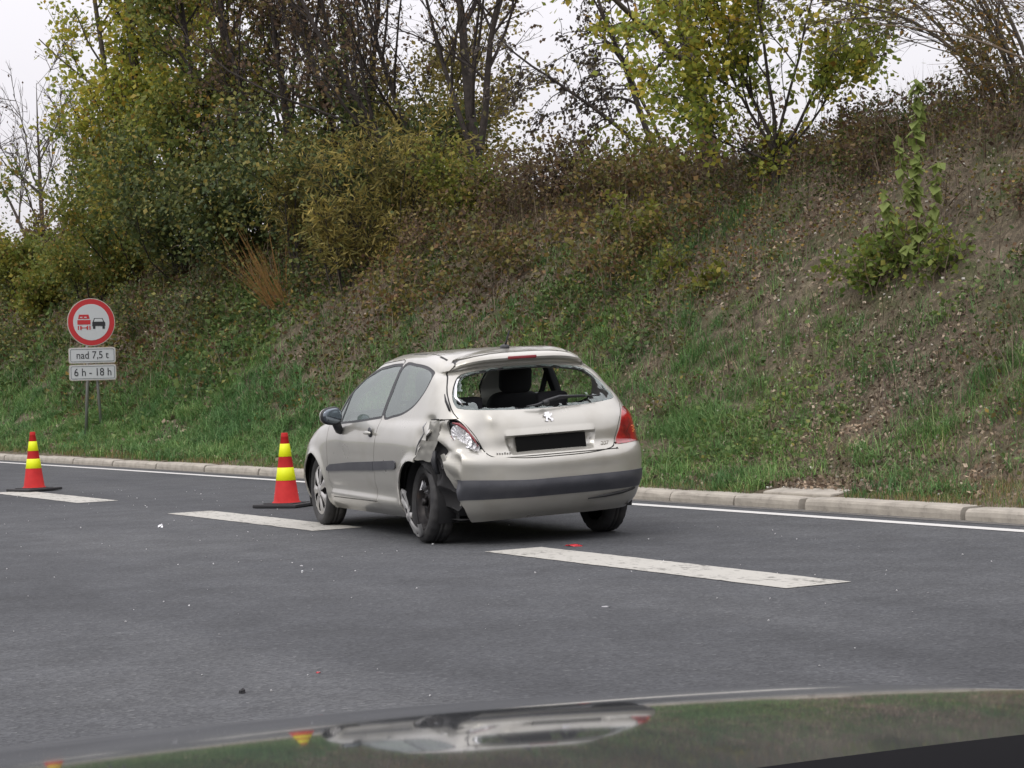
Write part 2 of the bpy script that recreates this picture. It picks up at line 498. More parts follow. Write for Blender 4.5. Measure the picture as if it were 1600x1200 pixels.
# control net of half the skin: columns run rear centre -> side -> front centre, rows sill -> roof
def row(z, pts):
    return [(p[0], p[1], p[2] if len(p) > 2 else z) for p in pts]
NET = [
 # rear centre                                                                   side                                                                            front centre
 row(.195, [(0,-.58),(.35,-.57),(.58,-.52),(.68,-.44),(.72,-.36),(.74,-.25),(.75,0),(.755,.45),(.76,.9),(.76,1.5),(.76,2.05),(.74,2.5),(.70,2.85),(.52,3.08),(0,3.2)]),
 row(.26,  [(0,-.66),(.35,-.648),(.60,-.592),(.735,-.49),(.785,-.39),(.80,-.27),(.808,0),(.815,.45),(.82,.9),(.82,1.5),(.815,2.05),(.80,2.5),(.76,2.86),(.56,3.14),(0,3.27)]),
 row(.385, [(0,-.732),(.35,-.72),(.62,-.66),(.77,-.54),(.815,-.42),(.835,-.28),(.845,0),(.842,.45),(.84,.9),(.84,1.5),(.838,2.05),(.84,2.5),(.79,2.9),(.58,3.18),(0,3.31)]),
 row(.53,  [(0,-.748),(.35,-.736),(.63,-.675),(.785,-.555),(.84,-.435),(.85,-.29),(.862,0),(.858,.45),(.855,.9),(.853,1.5),(.85,2.05),(.852,2.5),(.80,2.9),(.58,3.17),(0,3.29)]),
 row(.63, [(0,-.742),(.35,-.731),(.63,-.672),(.785,-.553),(.842,-.435),(.854,-.29),(.868,0),(.862,.45),(.858,.9),(.856,1.5),(.852,2.05),(.85,2.5),(.79,2.88),(.57,3.14),(0,3.25)]),
 row(.668, [(0,-.712),(.35,-.702),(.615,-.652),(.778,-.545),(.838,-.432),(.855,-.287),(.868,0),(.862,.45),(.857,.9),(.855,1.5),(.851,2.05),(.846,2.5),(.785,2.86),(.565,3.12),(0,3.235)]),
 row(.70,  [(0,-.678),(.35,-.668),(.60,-.625),(.765,-.528),(.828,-.425),(.852,-.285),(.868,0),(.862,.45),(.857,.9),(.855,1.5),(.85,2.05),(.842,2.5),(.78,2.84),(.56,3.1),(0,3.22)]),
 row(.81,  [(0,-.665),(.35,-.655),(.60,-.612),(.75,-.515),(.805,-.42),(.838,-.28),(.858,0),(.855,.45),(.85,.9),(.848,1.5),(.842,2.05),(.82,2.5,.80),(.76,2.76,.77),(.55,3.03,.72),(0,3.16,.72)]),
 row(.905, [(0,-.632),(.35,-.622),(.585,-.58),(.715,-.49),(.77,-.40),(.80,-.27),(.822,0),(.828,.45),(.826,.9),(.825,1.5),(.815,2.05),(.77,2.45,.885),(.70,2.70,.83),(.50,2.93,.775),(0,3.06,.775)]),
 row(.955, [(0,-.605),(.35,-.596),(.565,-.555),(.68,-.47),(.728,-.385),(.762,-.25),(.785,.03),(.795,.46),(.80,.9),(.80,1.5),(.79,2.02,.945),(.70,2.33,.935),(.60,2.50,.91),(.42,2.68,.875),(0,2.80,.87)]),
 row(1.00, [(0,-.58),(.35,-.572),(.55,-.535),(.655,-.455),(.703,-.37),(.74,-.23),(.765,.06),(.78,.48),(.785,.9),(.785,1.48),(.765,1.93),(.655,2.14,.985),(.54,2.24,.98),(.36,2.32,.98),(0,2.37,.98)]),
 row(1.16, [(0,-.455),(.33,-.448),(.51,-.418),(.605,-.35),(.65,-.275),(.683,-.15),(.708,.10),(.72,.5),(.722,.9),(.722,1.4),(.71,1.66),(.61,1.81),(.50,1.90),(.33,1.97),(0,2.01)]),
 row(1.29, [(0,-.345),(.32,-.338),(.475,-.31),(.56,-.25),(.60,-.185),(.628,-.08),(.652,.14),(.664,.52),(.664,.9),(.662,1.25),(.645,1.38),(.56,1.49),(.46,1.57),(.30,1.63),(0,1.66)]),
 row(1.345,[(0,-.285),(.32,-.278),(.455,-.255),(.53,-.205),(.57,-.15),(.60,-.05),(.625,.16),(.636,.53),(.636,.9),(.63,1.14),(.61,1.24),(.53,1.33),(.43,1.41),(.28,1.46),(0,1.49)]),
 row(1.362,[(0,-.355),(.32,-.345),(.465,-.305),(.535,-.235),(.568,-.16),(.595,-.05),(.615,.17),(.625,.53),(.624,.9),(.617,1.12),(.596,1.20),(.515,1.28),(.42,1.35),(.27,1.40),(0,1.43)]),
 row(1.395,[(0,-.36),(.32,-.350),(.455,-.308),(.52,-.235),(.55,-.16),(.572,-.05,1.398),(.59,.18,1.402),(.598,.54,1.408),(.596,.9,1.408),(.588,1.08,1.402),(.565,1.14,1.398),(.485,1.20,1.40),(.39,1.26,1.402),(.25,1.30,1.404),(0,1.33,1.405)]),
 row(1.412,[(0,-.335),(.31,-.325),(.435,-.28),(.49,-.21),(.515,-.14),(.535,-.03,1.418),(.55,.19,1.428),(.556,.54,1.436),(.553,.9,1.436),(.545,1.03,1.428),(.52,1.09,1.422),(.44,1.13,1.422),(.35,1.18,1.422),(.22,1.21,1.424),(0,1.24,1.425)]),
 row(1.44, [(0,-.15,1.438),(.18,-.145,1.438),(.26,-.11,1.437),(.30,-.05,1.438),(.32,.0,1.44),(.335,.08,1.446),(.345,.25,1.455),(.35,.55,1.464),(.347,.8,1.464),(.34,.9,1.461),(.32,.96,1.457),(.27,1.0,1.455),(.2,1.03,1.454),(.12,1.05,1.453),(0,1.07,1.452)]),
 row(1.47, [(0,.05,1.456),(0,.08,1.457),(0,.12,1.459),(0,.17,1.461),(0,.22,1.463),(0,.3,1.466),(0,.4,1.469),(0,.52,1.472),(0,.62,1.472),(0,.7,1.471),(0,.76,1.470),(0,.8,1.469),(0,.84,1.467),(0,.87,1.466),(0,.9,1.465)]),
]
NET = np.array(NET)                                       # rows, cols, 3
# raked hatch: upper rear moves forward, corners widen, the spoiler arches down to its ends
_rz = NET[:, 0, 2]
_fwd = np.interp(_rz, [.93, 1.0, 1.16, 1.29, 1.345, 1.362, 1.412, 1.44, 1.46], [0, .02, .075, .115, .135, .14, .145, .12, .0])
_cw = np.array([1, 1, 1, .95, .85, .6, .2] + [0] * 8)
NET[:, :, 1] += _fwd[:, None] * _cw[None]
_arch = np.array([0, .006, .028, .052, .058, .036, .012] + [0] * 8)
_rf = np.interp(_rz, [1.0, 1.16, 1.29, 1.345, 1.362, 1.395, 1.412, 1.438, 1.456], [0, .25, .55, .9, 1, 1, .85, .3, 0])
NET[:, :, 2] -= _rf[:, None] * _arch[None]
_wide = np.array([0, 0, .02, .036, .036, .024, .012] + [0] * 8)
_wf = np.interp(_rz, [.81, .905, 1.0, 1.29, 1.40, 1.44], [0, .5, 1, 1, .5, 0])
NET[:, :, 0] += _wf[:, None] * _wide[None]
_af = np.interp(_rz, [.96, 1.16, 1.345, 1.41, 1.46], [0, .10, .12, .12, 0])
NET[:, :, 1] += _af[:, None] * np.array([0] * 9 + [.7, 1, 1, 1, 1, 1])[None]

def spline_axis(P, t, n_per):
    """smooth interpolation of P (k, m, 3) along axis 0; t knots; samples per span list."""
    k = len(P)
    T = np.zeros_like(P)
    for i in range(k):
        if i == 0: T[i] = (P[1] - P[0]) / (t[1] - t[0])
        elif i == k - 1: T[i] = (P[-1] - P[-2]) / (t[-1] - t[-2])
        else:
            h0, h1 = t[i] - t[i - 1], t[i + 1] - t[i]
            d0, d1 = (P[i] - P[i - 1]) / h0, (P[i + 1] - P[i]) / h1
            T[i] = (d0 * h1 + d1 * h0) / (h0 + h1)
    out = []
    for i in range(k - 1):
        h = t[i + 1] - t[i]
        for j in range(n_per[i]):
            s = j / n_per[i]
            out.append((2*s**3-3*s**2+1)*P[i] + (s**3-2*s**2+s)*h*T[i] + (-2*s**3+3*s**2)*P[i+1] + (s**3-s**2)*h*T[i+1])
    out.append(P[-1])
    return np.array(out)

CELL = 0.022
PC = np.transpose(NET, (1, 0, 2))                         # cols first
dc = np.linalg.norm(np.diff(PC, axis=0), axis=2)[:, 2:11].mean(1)
# rear and front centre tangents must be square to the centre line: mirror one column on each side
PCm = np.concatenate([PC[1:2] * [-1, 1, 1], PC, PC[-2:-1] * [-1, 1, 1]])
tc_ = np.concatenate([[-dc[0]], [0], np.cumsum(dc), [dc.sum() + dc[-1]]])
npc = [max(1, int(round(d / CELL))) for d in dc]
G = spline_axis(PCm, tc_, [1] + npc + [1])[1:-1]          # dense cols
PR = np.transpose(G, (1, 0, 2))
dr = np.maximum(np.linalg.norm(np.diff(NET, axis=0), axis=2)[:, 0:9].mean(1), .012)
npr = [max(1, int(round(d / CELL))) for d in dr]
G = spline_axis(PR, np.concatenate([[0], np.cumsum(dr)]), npr)   # rows, cols, 3
nr, nc = G.shape[:2]

def sstep(a, b, x):
    t = np.clip((x - a) / (b - a), 0, 1)
    return t * t * (3 - 2 * t)

full = np.concatenate([(G * [-1, 1, 1])[:, ::-1][:, :-1], G], axis=1)   # from left front... rear centre ... right front
# full cols: left front centre -> left side -> rear centre -> right side -> right front centre
ncf = full.shape[1]

# styling relief on the skin (both sides): wheel-arch lips, sill crease, bumper shelf
X, Y, Z = full[..., 0], full[..., 1], full[..., 2]
sgn = np.sign(X)
side = sstep(.55, .72, np.abs(X)) * (Z < 1.0)
for ya, za, ra in ((0.0, .315, .338), (YF, .32, .342)):
    d = np.hypot(Y - ya, Z - za) - ra
    full[..., 0] += sgn * side * .016 * np.exp(-(d / .035) ** 2)
full[..., 0] += sgn * side * .010 * np.exp(-((Z - .315 - .015 * (Y - 1)) / .022) ** 2) * sstep(.3, .5, Y) * sstep(2.2, 2.0, Y)
full[..., 0] -= sgn * side * .010 * np.exp(-((Z - .385) / .05) ** 2) * sstep(.3, .5, Y) * sstep(2.2, 2.0, Y)
# dents: left end of the tailgate, left quarter behind the wheel
X, Y, Z = full[..., 0], full[..., 1], full[..., 2]
def dent(cx, cy, cz, sx, sy, sz, vec):
    g = np.exp(-((X - cx) / sx) ** 2 - ((Y - cy) / sy) ** 2 - ((Z - cz) / sz) ** 2)
    for i in range(3): full[..., i] += g * vec[i]
dent(-.50, -.62, .86, .09, .2, .11, (.0, .045, .01))
dent(-.43, -.62, .94, .03, .2, .05, (.0, -.016, .0))
dent(-.58, -.6, .70, .05, .2, .04, (.0, .03, .01))
wr = sstep(-.02, -.28, Y) * sstep(-.70, -.78, X) * sstep(1.02, .90, Z)
full[..., 0] += wr * (.028 + .02 * np.sin(Y * 21 + Z * 13) + .014 * np.sin(Z * 37 - Y * 17))

SK = bmesh.new()
bv = [[SK.verts.new(full[i, j]) for j in range(ncf)] for i in range(nr)]
for i in range(nr - 1):
    for j in range(ncf - 1):
        q = [bv[i][j], bv[i][j + 1], bv[i + 1][j + 1], bv[i + 1][j]]
        try: SK.faces.new(q)
        except ValueError: pass
bmesh.ops.remove_doubles(SK, verts=SK.verts[:], dist=1e-5)
bmesh.ops.recalc_face_normals(SK, faces=SK.faces[:])

def sd_poly(P, a, b):
    """signed distance to closed polygon P (inside negative), vectorised."""
    P = np.asarray(P, float)
    d = np.full(a.shape, 1e9); inside = np.zeros(a.shape, bool)
    n = len(P)
    for i in range(n):
        p, q = P[i], P[(i + 1) % n]
        e = q - p; w0, w1 = a - p[0], b - p[1]
        t = np.clip((w0 * e[0] + w1 * e[1]) / (e @ e), 0, 1)
        d = np.minimum(d, np.hypot(w0 - t * e[0], w1 - t * e[1]))
        c = (p[1] > b) != (q[1] > b)
        with np.errstate(divide='ignore', invalid='ignore'):
            xi = p[0] + (b - p[1]) / (q[1] - p[1] if q[1] != p[1] else 1e-12) * e[0]
        inside ^= c & (a < xi)
    return np.where(inside, -d, d)

def smooth_poly(P, n=4):
    """Catmull-Rom closed curve through P."""
    P = np.asarray(P, float); N = len(P); o = []
    for i in range(N):
        p0, p1, p2, p3 = P[i-1], P[i], P[(i+1) % N], P[(i+2) % N]
        for k in range(n):
            t = k / n
            o.append(.5 * ((2*p1) + (-p0+p2)*t + (2*p0-5*p1+4*p2-p3)*t*t + (-p0+3*p1-3*p2+p3)*t**3))
    return np.array(o)

def cut(bm, g):
    """split the faces of bm along g = 0."""
    bm.verts.ensure_lookup_table(); bm.verts.index_update()
    co = np.array([v.co[:] for v in bm.verts])
    val = g(co[:, 0], co[:, 1], co[:, 2])
    val[np.abs(val) < 4e-4] = 0.0
    neg, pos = val < 0, val > 0
    on = {bm.verts[i] for i in np.nonzero(val == 0)[0]}
    ev = np.array([(e.verts[0].index, e.verts[1].index) for e in bm.edges])
    cr = np.nonzero((neg[ev[:, 0]] & pos[ev[:, 1]]) | (pos[ev[:, 0]] & neg[ev[:, 1]]))[0]
    edges = list(bm.edges)
    faces = set()
    for k in cr:
        e = edges[k]; a, b_ = ev[k]
        va = e.verts[0]
        if va.index != a: a, b_ = b_, a
        faces.update(e.link_faces)
        t = val[a] / (val[a] - val[b_])
        _, nv = bmesh.utils.edge_split(e, va, float(t))
        on.add(nv)
    for v in list(on):
        faces.update(v.link_faces)
    for f in faces:
        if not f.is_valid: continue
        vs = [v for v in f.verts if v in on]
        if len(vs) == 2:
            a, b_ = vs
            if not any(b_ in e.verts for e in a.link_edges if e in f.edges):
                try: bmesh.utils.face_split(f, a, b_)
                except ValueError: pass

BIG = 1.0
def side_only(d, x, x0=.45):           # keep a side-view cut to the flanks
    return np.maximum(d, (x0 - np.abs(x)))
def rear_only(d, y, y0=-.02):
    return np.maximum(d, y - y0)

DOOR_WIN = [(1.92,.925),(1.87,1.0),(1.705,1.165),(1.48,1.278),(1.21,1.345),(.92,1.366),(.735,1.368),(.815,.982),(1.3,.952)]
TRI_CUT = lambda y, z: (y - (1.775 + (z - .93) * -.36))           # > 0 in front of the quarterlight bar
QTR_WIN = smooth_poly([(.74,.985),(.71,1.17),(.66,1.36),(.40,1.357),(.18,1.335),(.04,1.295),(.0,1.24),(.04,1.155),(.16,1.07),(.34,1.015),(.55,.99)], 4)
DOOR = [(2.045,.30),(.91,.305),(.885,.56),(.86,.70),(.80,.90),(.775,1.10),(.70,1.40),(.74,1.415),(1.18,1.395),(1.50,1.325),(1.75,1.20),(2.02,.985),(2.06,.90),(2.085,.75),(2.08,.5)]
MOULD = [(2.10,.515),(1.5,.538),(.9,.556),(.40,.578),(.345,.590),(.345,.636),(.38,.646),(.9,.626),(1.5,.604),(2.0,.575),(2.10,.545)]
WSC = [(.60,1.0),(.0,1.015),(-.60,1.0),(-.54,1.16),(-.47,1.335),(-.25,1.372),(.25,1.372),(.47,1.335),(.54,1.16)]
RGLASS = smooth_poly([(-.60,1.02),(-.30,.998),(0,.992),(.30,.998),(.60,1.02),(.648,1.055),(.622,1.14),(.565,1.225),(.515,1.268),(.44,1.29),(.2,1.318),(-.2,1.318),(-.44,1.29),(-.515,1.268),(-.565,1.225),(-.622,1.14),(-.648,1.055)], 3)
_tg = [(.25,.642),(.42,.655),(.50,.675),(.535,.73),(.575,.82),(.625,.90),(.668,.97),(.678,1.03),(.65,1.14),(.605,1.235),(.565,1.29),(.515,1.345),(.47,1.385),(.25,1.418)]
TGATE = smooth_poly([(0,.640)] + _tg + [(0,1.424)] + [(-a, b_) for a, b_ in _tg[::-1]], 2)
# tail lamp in rear view: inner edge follows the tailgate, outer edge is cut in side view
LAMP_R = smooth_poly([(.535,.695),(.585,.80),(.635,.895),(.675,.95),(.705,.957),(.76,.92),(.83,.82),(.87,.72),(.86,.695),(.70,.69),(.60,.685)], 3)
LAMP_L = smooth_poly([(.54,.735),(.585,.81),(.635,.895),(.675,.95),(.715,.957),(.742,.93),(.742,.87),(.71,.812),(.66,.772),(.60,.742)], 3)

def g_doorwin(x, y, z): return side_only(sd_poly(DOOR_WIN, y, z), x)
def g_qtr(x, y, z): return side_only(sd_poly(QTR_WIN, y, z), x)
def g_door(x, y, z): return side_only(sd_poly(DOOR, y, z), x)
def g_mould(x, y, z): return side_only(sd_poly(MOULD, y, z), x)
def g_archr(x, y, z): return np.maximum(np.hypot(y - 0, z - .315) - .338, .5 - np.abs(x))
def g_archf(x, y, z): return np.maximum(np.hypot(y - YF, z - .32) - .342, .5 - np.abs(x))
def g_wsc(x, y, z): return np.maximum(sd_poly(WSC, x, z), .9 - y)
def g_rglass(x, y, z): return rear_only(sd_poly(RGLASS, x, z), y, .1)
def g_tgate(x, y, z): return rear_only(sd_poly(TGATE, x, z), y, .1)
def g_lamp(x, y, z): return np.where(x > 0, np.maximum(rear_only(sd_poly(LAMP_R, np.abs(x), z), y), y + .375), np.maximum(rear_only(sd_poly(LAMP_L, np.abs(x), z), y), y + .44))
def g_bump(x, y, z):                   # rear bumper: everything low behind the wheels
    top = np.where(np.abs(x) < .53, .655, .695) + .03 * sstep(-.45, -.30, y)
    top = np.where(x < -.56, .955, top)          # left corner: pushed up, wraps round the broken lamp
    return np.maximum.reduce([z - top, y + .315, np.where(x < -.5, -sd_poly(TGATE, x, z), -BIG)])
def g_strip(x, y, z): return np.maximum(np.maximum(z - .482, .355 - z), y + .44)
def g_fbump(x, y, z): return np.maximum(z - .60, 2.80 - y)
def g_bonnet(x, y, z): return np.maximum.reduce([2.30 - y + .25 * np.abs(x), np.abs(x) - .66 + .1 * (y - 2.4), .775 - z])
def g_roofditch(x, y, z): return np.maximum(np.abs(np.abs(x) - (.522 - .05 * (y - .5) ** 2)) - .008, np.maximum(1.39 - z, np.abs(y - .48) - .56))
def g_recess(x, y, z): return rear_only(sd_poly(RECESS, x, z), y)
RECESS = [(-.335,.665),(-.355,.72),(-.375,.80),(-.37,.852),(-.33,.868),(0,.872),(.33,.868),(.37,.852),(.375,.80),(.355,.72),(.335,.665)]
def g_handle(x, y, z): return rear_only(sd_poly([(-.35,.80),(-.36,.852),(.36,.852),(.35,.80)], x, z), y)

GAP = .0038
for g in (g_archr, g_archf, g_doorwin, g_qtr, g_wsc, g_rglass, g_lamp, g_strip, g_mould, g_roofditch):
    cut(SK, g)
for g in (g_doorwin, g_qtr, g_wsc):                               # black seal bands round the panes
    w = .020
    cut(SK, lambda x, y, z, g=g, w=w: g(x, y, z) - w)
cut(SK, lambda x, y, z: np.where(np.abs(x) > .45, TRI_CUT(y, z) - .012, BIG))
cut(SK, lambda x, y, z: np.where(np.abs(x) > .45, TRI_CUT(y, z) + .012, BIG))
for g in (g_door, g_tgate, g_bump, g_fbump, g_bonnet):
    cut(SK, lambda x, y, z, g=g: g(x, y, z) - GAP)
    cut(SK, lambda x, y, z, g=g: g(x, y, z) + GAP)
cut(SK, lambda x, y, z: g_recess(x, y, z))
cut(SK, lambda x, y, z: g_recess(x, y, z) + .006)
# the torn hole in the left quarter panel (side view) and the torn edge of the bumper
TEAR = [(-.40,.962),(-.315,.955),(-.27,.905),(-.30,.865),(-.205,.80),(-.17,.77),(-.11,.705),(-.055,.662),(-.12,.60),(-.24,.50),(-.25,.15),(-.52,.15),(-.50,.66),(-.47,.75),(-.43,.85)]
def g_tear(x, y, z): return np.where(x < -.4, sd_poly(TEAR, y, z), BIG)
cut(SK, g_tear)

def g_btear(x, y, z):          # > 0 where the left end of the bumper is gone
    a = y - np.interp(z, [.5, .6, .7, .8, .95], [-.47, -.455, -.42, -.378, -.345]) + .010 * np.sin(z * 38) + .006 * np.sin(z * 91)
    b_ = .22 + (-.66 - x) * 1.5 + .012 * np.sin(x * 60) - z
    return np.where((x < -.5) & (y < -.2) & (z < .97), np.maximum(a, b_), -BIG)
cut(SK, lambda x, y, z: np.clip(g_btear(x, y, z), -.05, .05))
def rem_w(x, z):
    n_ = .5 * np.sin(x * 31 + z * 17) * np.sin(z * 43 - x * 11) + .35 * np.sin(x * 83 - z * 29) + .25 * np.sin(z * 131 + x * 57)
    w = .012 + .010 * n_
    w = w + np.where((x > .40) & (z < 1.22), .035 * (1 + n_) * sstep(1.22, 1.10, z), 0)
    w = w + np.where(x < -.50, .026 * (1 + n_), 0)
    return .004 + np.maximum(w - np.where(z > 1.25, .004, 0), 0.001)
def g_rem(x, y, z):
    g = g_rglass(x, y, z)
    return np.maximum(g + .004, -(g + rem_w(x, z)))
cut(SK, g_rem)
SK.faces.ensure_lookup_table()
C = np.array([f.calc_center_median()[:] for f in SK.faces])
cx, cy, cz = C.T
reg = np.full(len(C), "body_side", dtype=object)
reg[cx > 0] = "body_side_r"
roofm = (cz > 1.385) & (np.abs(cx) < (.522 - .05 * (cy - .5) ** 2)) & (cy > -.30)
reg[roofm] = "roof"
reg[(cy > 2.0) & (cz < 1.0) & (np.abs(cx) < .9)] = "front_wing"
reg[g_door(cx, cy, cz) < -GAP + 1e-6] = "door"
reg[g_bonnet(cx, cy, cz) < -GAP + 1e-6] = "bonnet"
reg[g_fbump(cx, cy, cz) < -GAP + 1e-6] = "front_bumper"
reg[g_tgate(cx, cy, cz) < -GAP + 1e-6] = "tailgate"
reg[g_bump(cx, cy, cz) < -GAP + 1e-6] = "rear_bumper"
rc = (g_recess(cx, cy, cz) < 0)
reg[rc] = "recess"
for g in (g_door, g_tgate, g_bump, g_fbump, g_bonnet):
    reg[np.abs(g(cx, cy, cz)) < GAP] = "gap"
reg[(g_mould(cx, cy, cz) < 0) & (reg != "gap")] = "mould"
reg[g_strip(cx, cy, cz) < 0] = "strip"
reg[g_roofditch(cx, cy, cz) < 0] = "roof_strip"
dw, qw, ww = g_doorwin(cx, cy, cz), g_qtr(cx, cy, cz), g_wsc(cx, cy, cz)
reg[(dw < .020)] = "seal"; reg[(qw < .020)] = "seal"
bp = (np.abs(cx) > .45) & (cy > .62) & (cy < .86) & (cz > .99) & (cz < 1.36) & (dw > 0) & (qw > 0)
reg[bp] = "seal"
reg[ww < .012] = "seal"
reg[dw < 0] = "doorglass"
reg[(dw < 0) & (np.abs(TRI_CUT(cy, cz)) < .012)] = "seal"
reg[qw < 0] = "qtrglass"
reg[ww < 0] = "windscreen"
reg[g_rglass(cx, cy, cz) < 0] = "rglass"
reg[g_rem(cx, cy, cz) < 0] = "remnant"
reg[g_lamp(cx, cy, cz) < 0] = "lamp"
reg[(g_tear(cx, cy, cz) < 0) & (reg != "lamp") & (reg != "rear_bumper") & (reg != "tailgate")] = "tear"
reg[((reg == "rear_bumper") | (reg == "strip")) & (g_btear(cx, cy, cz) > 0)] = "tear"
reg[(g_archr(cx, cy, cz) < 0) | (g_archf(cx, cy, cz) < 0)] = "hole"

SK.verts.index_update()
SKV = np.array([v.co[:] for v in SK.verts])
SK.normal_update()
SKN = np.array([v.normal[:] for v in SK.verts])
SKF = [tuple(v.index for v in f.verts) for f in SK.faces]
SK.free()

def region(names, keep=None):
    idx = [i for i in range(len(SKF)) if reg[i] in names and (keep is None or keep[i])]
    return idx
def sub(idx, off=0.0):
    used = sorted({v for i in idx for v in SKF[i]})
    mp = {v: k for k, v in enumerate(used)}
    V = SKV[used] + SKN[used] * off
    return V, [tuple(mp[v] for v in SKF[i]) for i in idx], SKN[used]
def shell(idx, thick, off=0.0, fn=None):
    """panel with thickness: outer skin, turned edge; inner skin omitted."""
    V, F, Nn = sub(idx, off)
    if fn is not None: V = fn(V)
    cnt = {}
    for f in F:
        for a, b_ in zip(f, f[1:] + f[:1]): cnt[(a, b_)] = 1
    bd = [(a, b_) for (a, b_) in cnt if (b_, a) not in cnt]
    if thick <= 0: return V, F
    Vi = V - Nn * thick
    bvs = sorted({a for e in bd for a in e}); mp = {v: len(V) + k for k, v in enumerate(bvs)}
    V2 = np.concatenate([V, Vi[bvs]])
    F2 = F + [(b_, a, mp[a], mp[b_]) for a, b_ in bd]
    return V2, F2
def panel(name, names, m, keep=None, thick=.012, off=0.0, fn=None, parent=car, smooth_edge=True):
    idx = region(names, keep)
    if not idx: return None
    V, F = shell(idx, thick, off, fn)
    me = mesh_from(name, lean(V), F)
    o = obj(name, me, m, parent)
    # crisp turned edges
    bm = bmesh.new(); bm.from_mesh(me)
    for e in bm.edges:
        if len(e.link_faces) == 2 and e.calc_face_angle(0) > .7: e.smooth = False
    bm.to_mesh(me); bm.free()
    return o

LEFT, RIGHT = cx < 0, cx >= 0
def crumple(V, amp, fx=14.0, seed=0.0):
    out = V.copy()
    for i, p in enumerate(V):
        n = noise.noise_vector(Vector((p[0] * fx + seed, p[1] * fx, p[2] * fx)))
        out[i] += np.array(n) * amp
    return out
def bumper_damage(V):
    V = V.copy()
    w = sstep(-.30, -.80, V[:, 0]) * sstep(-.66, -.42, V[:, 1])       # left corner only
    lw = sstep(.90, .60, V[:, 2])
    V[:, 1] -= w * .055 * lw
    V[:, 0] += w * .035 * lw + w * .012
    V[:, 2] += sstep(-.15, -.85, V[:, 0]) * .035 * sstep(.25, .5, V[:, 2]) * sstep(.80, .66, V[:, 2])
    k = w > .02
    V[k] = V[k] + (crumple(V[k], .013, 9, 3) - V[k]) * w[k][:, None]
    return V

lp = panel("body_side", ["body_side"], M_PAINT)
lp["label"] = "left body side with torn crumpled quarter panel behind the wheel"
panel("body_side", ["body_side_r"], M_PAINT)
panel("roof", ["roof"], M_PAINT)
panel("roof_strip", ["roof_strip"], M_SEAL, LEFT, thick=0, off=-.004)
panel("roof_strip", ["roof_strip"], M_SEAL, RIGHT, thick=0, off=-.004)
panel("front_wing", ["front_wing"], M_PAINT, LEFT); panel("front_wing", ["front_wing"], M_PAINT, RIGHT)
doorL = panel("door", ["door"], M_PAINT, LEFT); doorR = panel("door", ["door"], M_PAINT, RIGHT)
panel("bonnet", ["bonnet"], M_PAINT)
panel("front_bumper", ["front_bumper"], M_PAINT)
tailgate = panel("tailgate", ["tailgate"], M_PAINT)
tailgate["label"] = "dented tailgate with its window smashed out"
bumper = panel("rear_bumper", ["rear_bumper"], M_PAINT, fn=bumper_damage, thick=.02)
bumper["label"] = "rear bumper torn loose at its left corner"
def strip_shape(V):
    V = V.copy()
    r_ = np.clip(1 - np.abs(V[:, 2] - .435) / .07, 0, 1)
    V[:, 1] -= .018 * r_ * sstep(-.40, -.50, V[:, 1])
    return bumper_damage(V)
panel("bumper_strip", ["strip"], M_STRIP, off=.004, fn=strip_shape, thick=.02, parent=bumper)
ml = panel("door_moulding", ["mould"], M_STRIP, LEFT & (cy > .885), off=.012, thick=.014, parent=doorL)
panel("door_moulding", ["mould"], M_STRIP, RIGHT & (cy > .885), off=.012, thick=.014, parent=doorR)
panel("side_moulding", ["mould"], M_STRIP, LEFT & (cy < .885), off=.012, thick=.014)
panel("side_moulding", ["mould"], M_STRIP, RIGHT & (cy < .885), off=.012, thick=.014)
panel("panel_gap", ["gap"], M_SEAL, thick=0, off=-.010)
panel("window_seal", ["seal"], M_BLACKPL, LEFT & (cy < 1.95), thick=.006, off=-.002)
panel("window_seal", ["seal"], M_BLACKPL, RIGHT & (cy < 1.95), thick=.006, off=-.002)
panel("windscreen_seal", ["seal"], M_BLACKPL, cy >= 1.95, thick=.006, off=-.002)
panel("door_window", ["doorglass"], M_GLASS, LEFT & (TRI_CUT(cy, cz) < 0), thick=0, off=-.006, parent=doorL)
panel("quarterlight", ["doorglass"], M_GLASS, LEFT & (TRI_CUT(cy, cz) > 0), thick=0, off=-.006, parent=doorL)
panel("door_window", ["doorglass"], M_WSCREEN, RIGHT & (TRI_CUT(cy, cz) < 0), thick=0, off=-.006, parent=doorR)
panel("quarterlight", ["doorglass"], M_WSCREEN, RIGHT & (TRI_CUT(cy, cz) > 0), thick=0, off=-.006, parent=doorR)
panel("quarter_window", ["qtrglass"], M_GLASSQ, LEFT, thick=0, off=-.004)
panel("quarter_window", ["qtrglass"], M_WSCREEN, RIGHT, thick=0, off=-.004)
panel("windscreen", ["windscreen"], M_WSCREEN, thick=0, off=-.004)
lampR = panel("tail_lamp", ["lamp"], M_LENS, RIGHT, thick=.02, off=.004)
lampR["label"] = "intact red tail lamp"

bm = bmesh.new()
for k in range(5):
    q_ = lean(np.array((.74 + .012 * (k % 2), -.535 + .010 * (k % 2), .765 + .011 * k)))
    bm_box(bm, q_, (.034, .010, .006), Matrix.Rotation(R(42), 3, 'Z'), .002)
bm_obj("indicator_reflector", bm, M_AMBER, lampR)  # small amber reflector bars set in the right lamp
# number-plate recess: a shallow pan under a grip bar
def pan(V):
    V = V.copy()
    d = sd_poly(RECESS, V[:, 0], V[:, 2])
    w = sstep(0, -.035, d)
    grip = sstep(.795, .806, V[:, 2])
    V[:, 1] += w * (.034 * (1 - grip) + .002 * grip)
    V[:, 1] -= w * grip * .012 * sstep(.872, .815, V[:, 2])
    return V
panel("plate_recess", ["recess"], M_PAINT, fn=pan, thick=0, parent=tailgate)

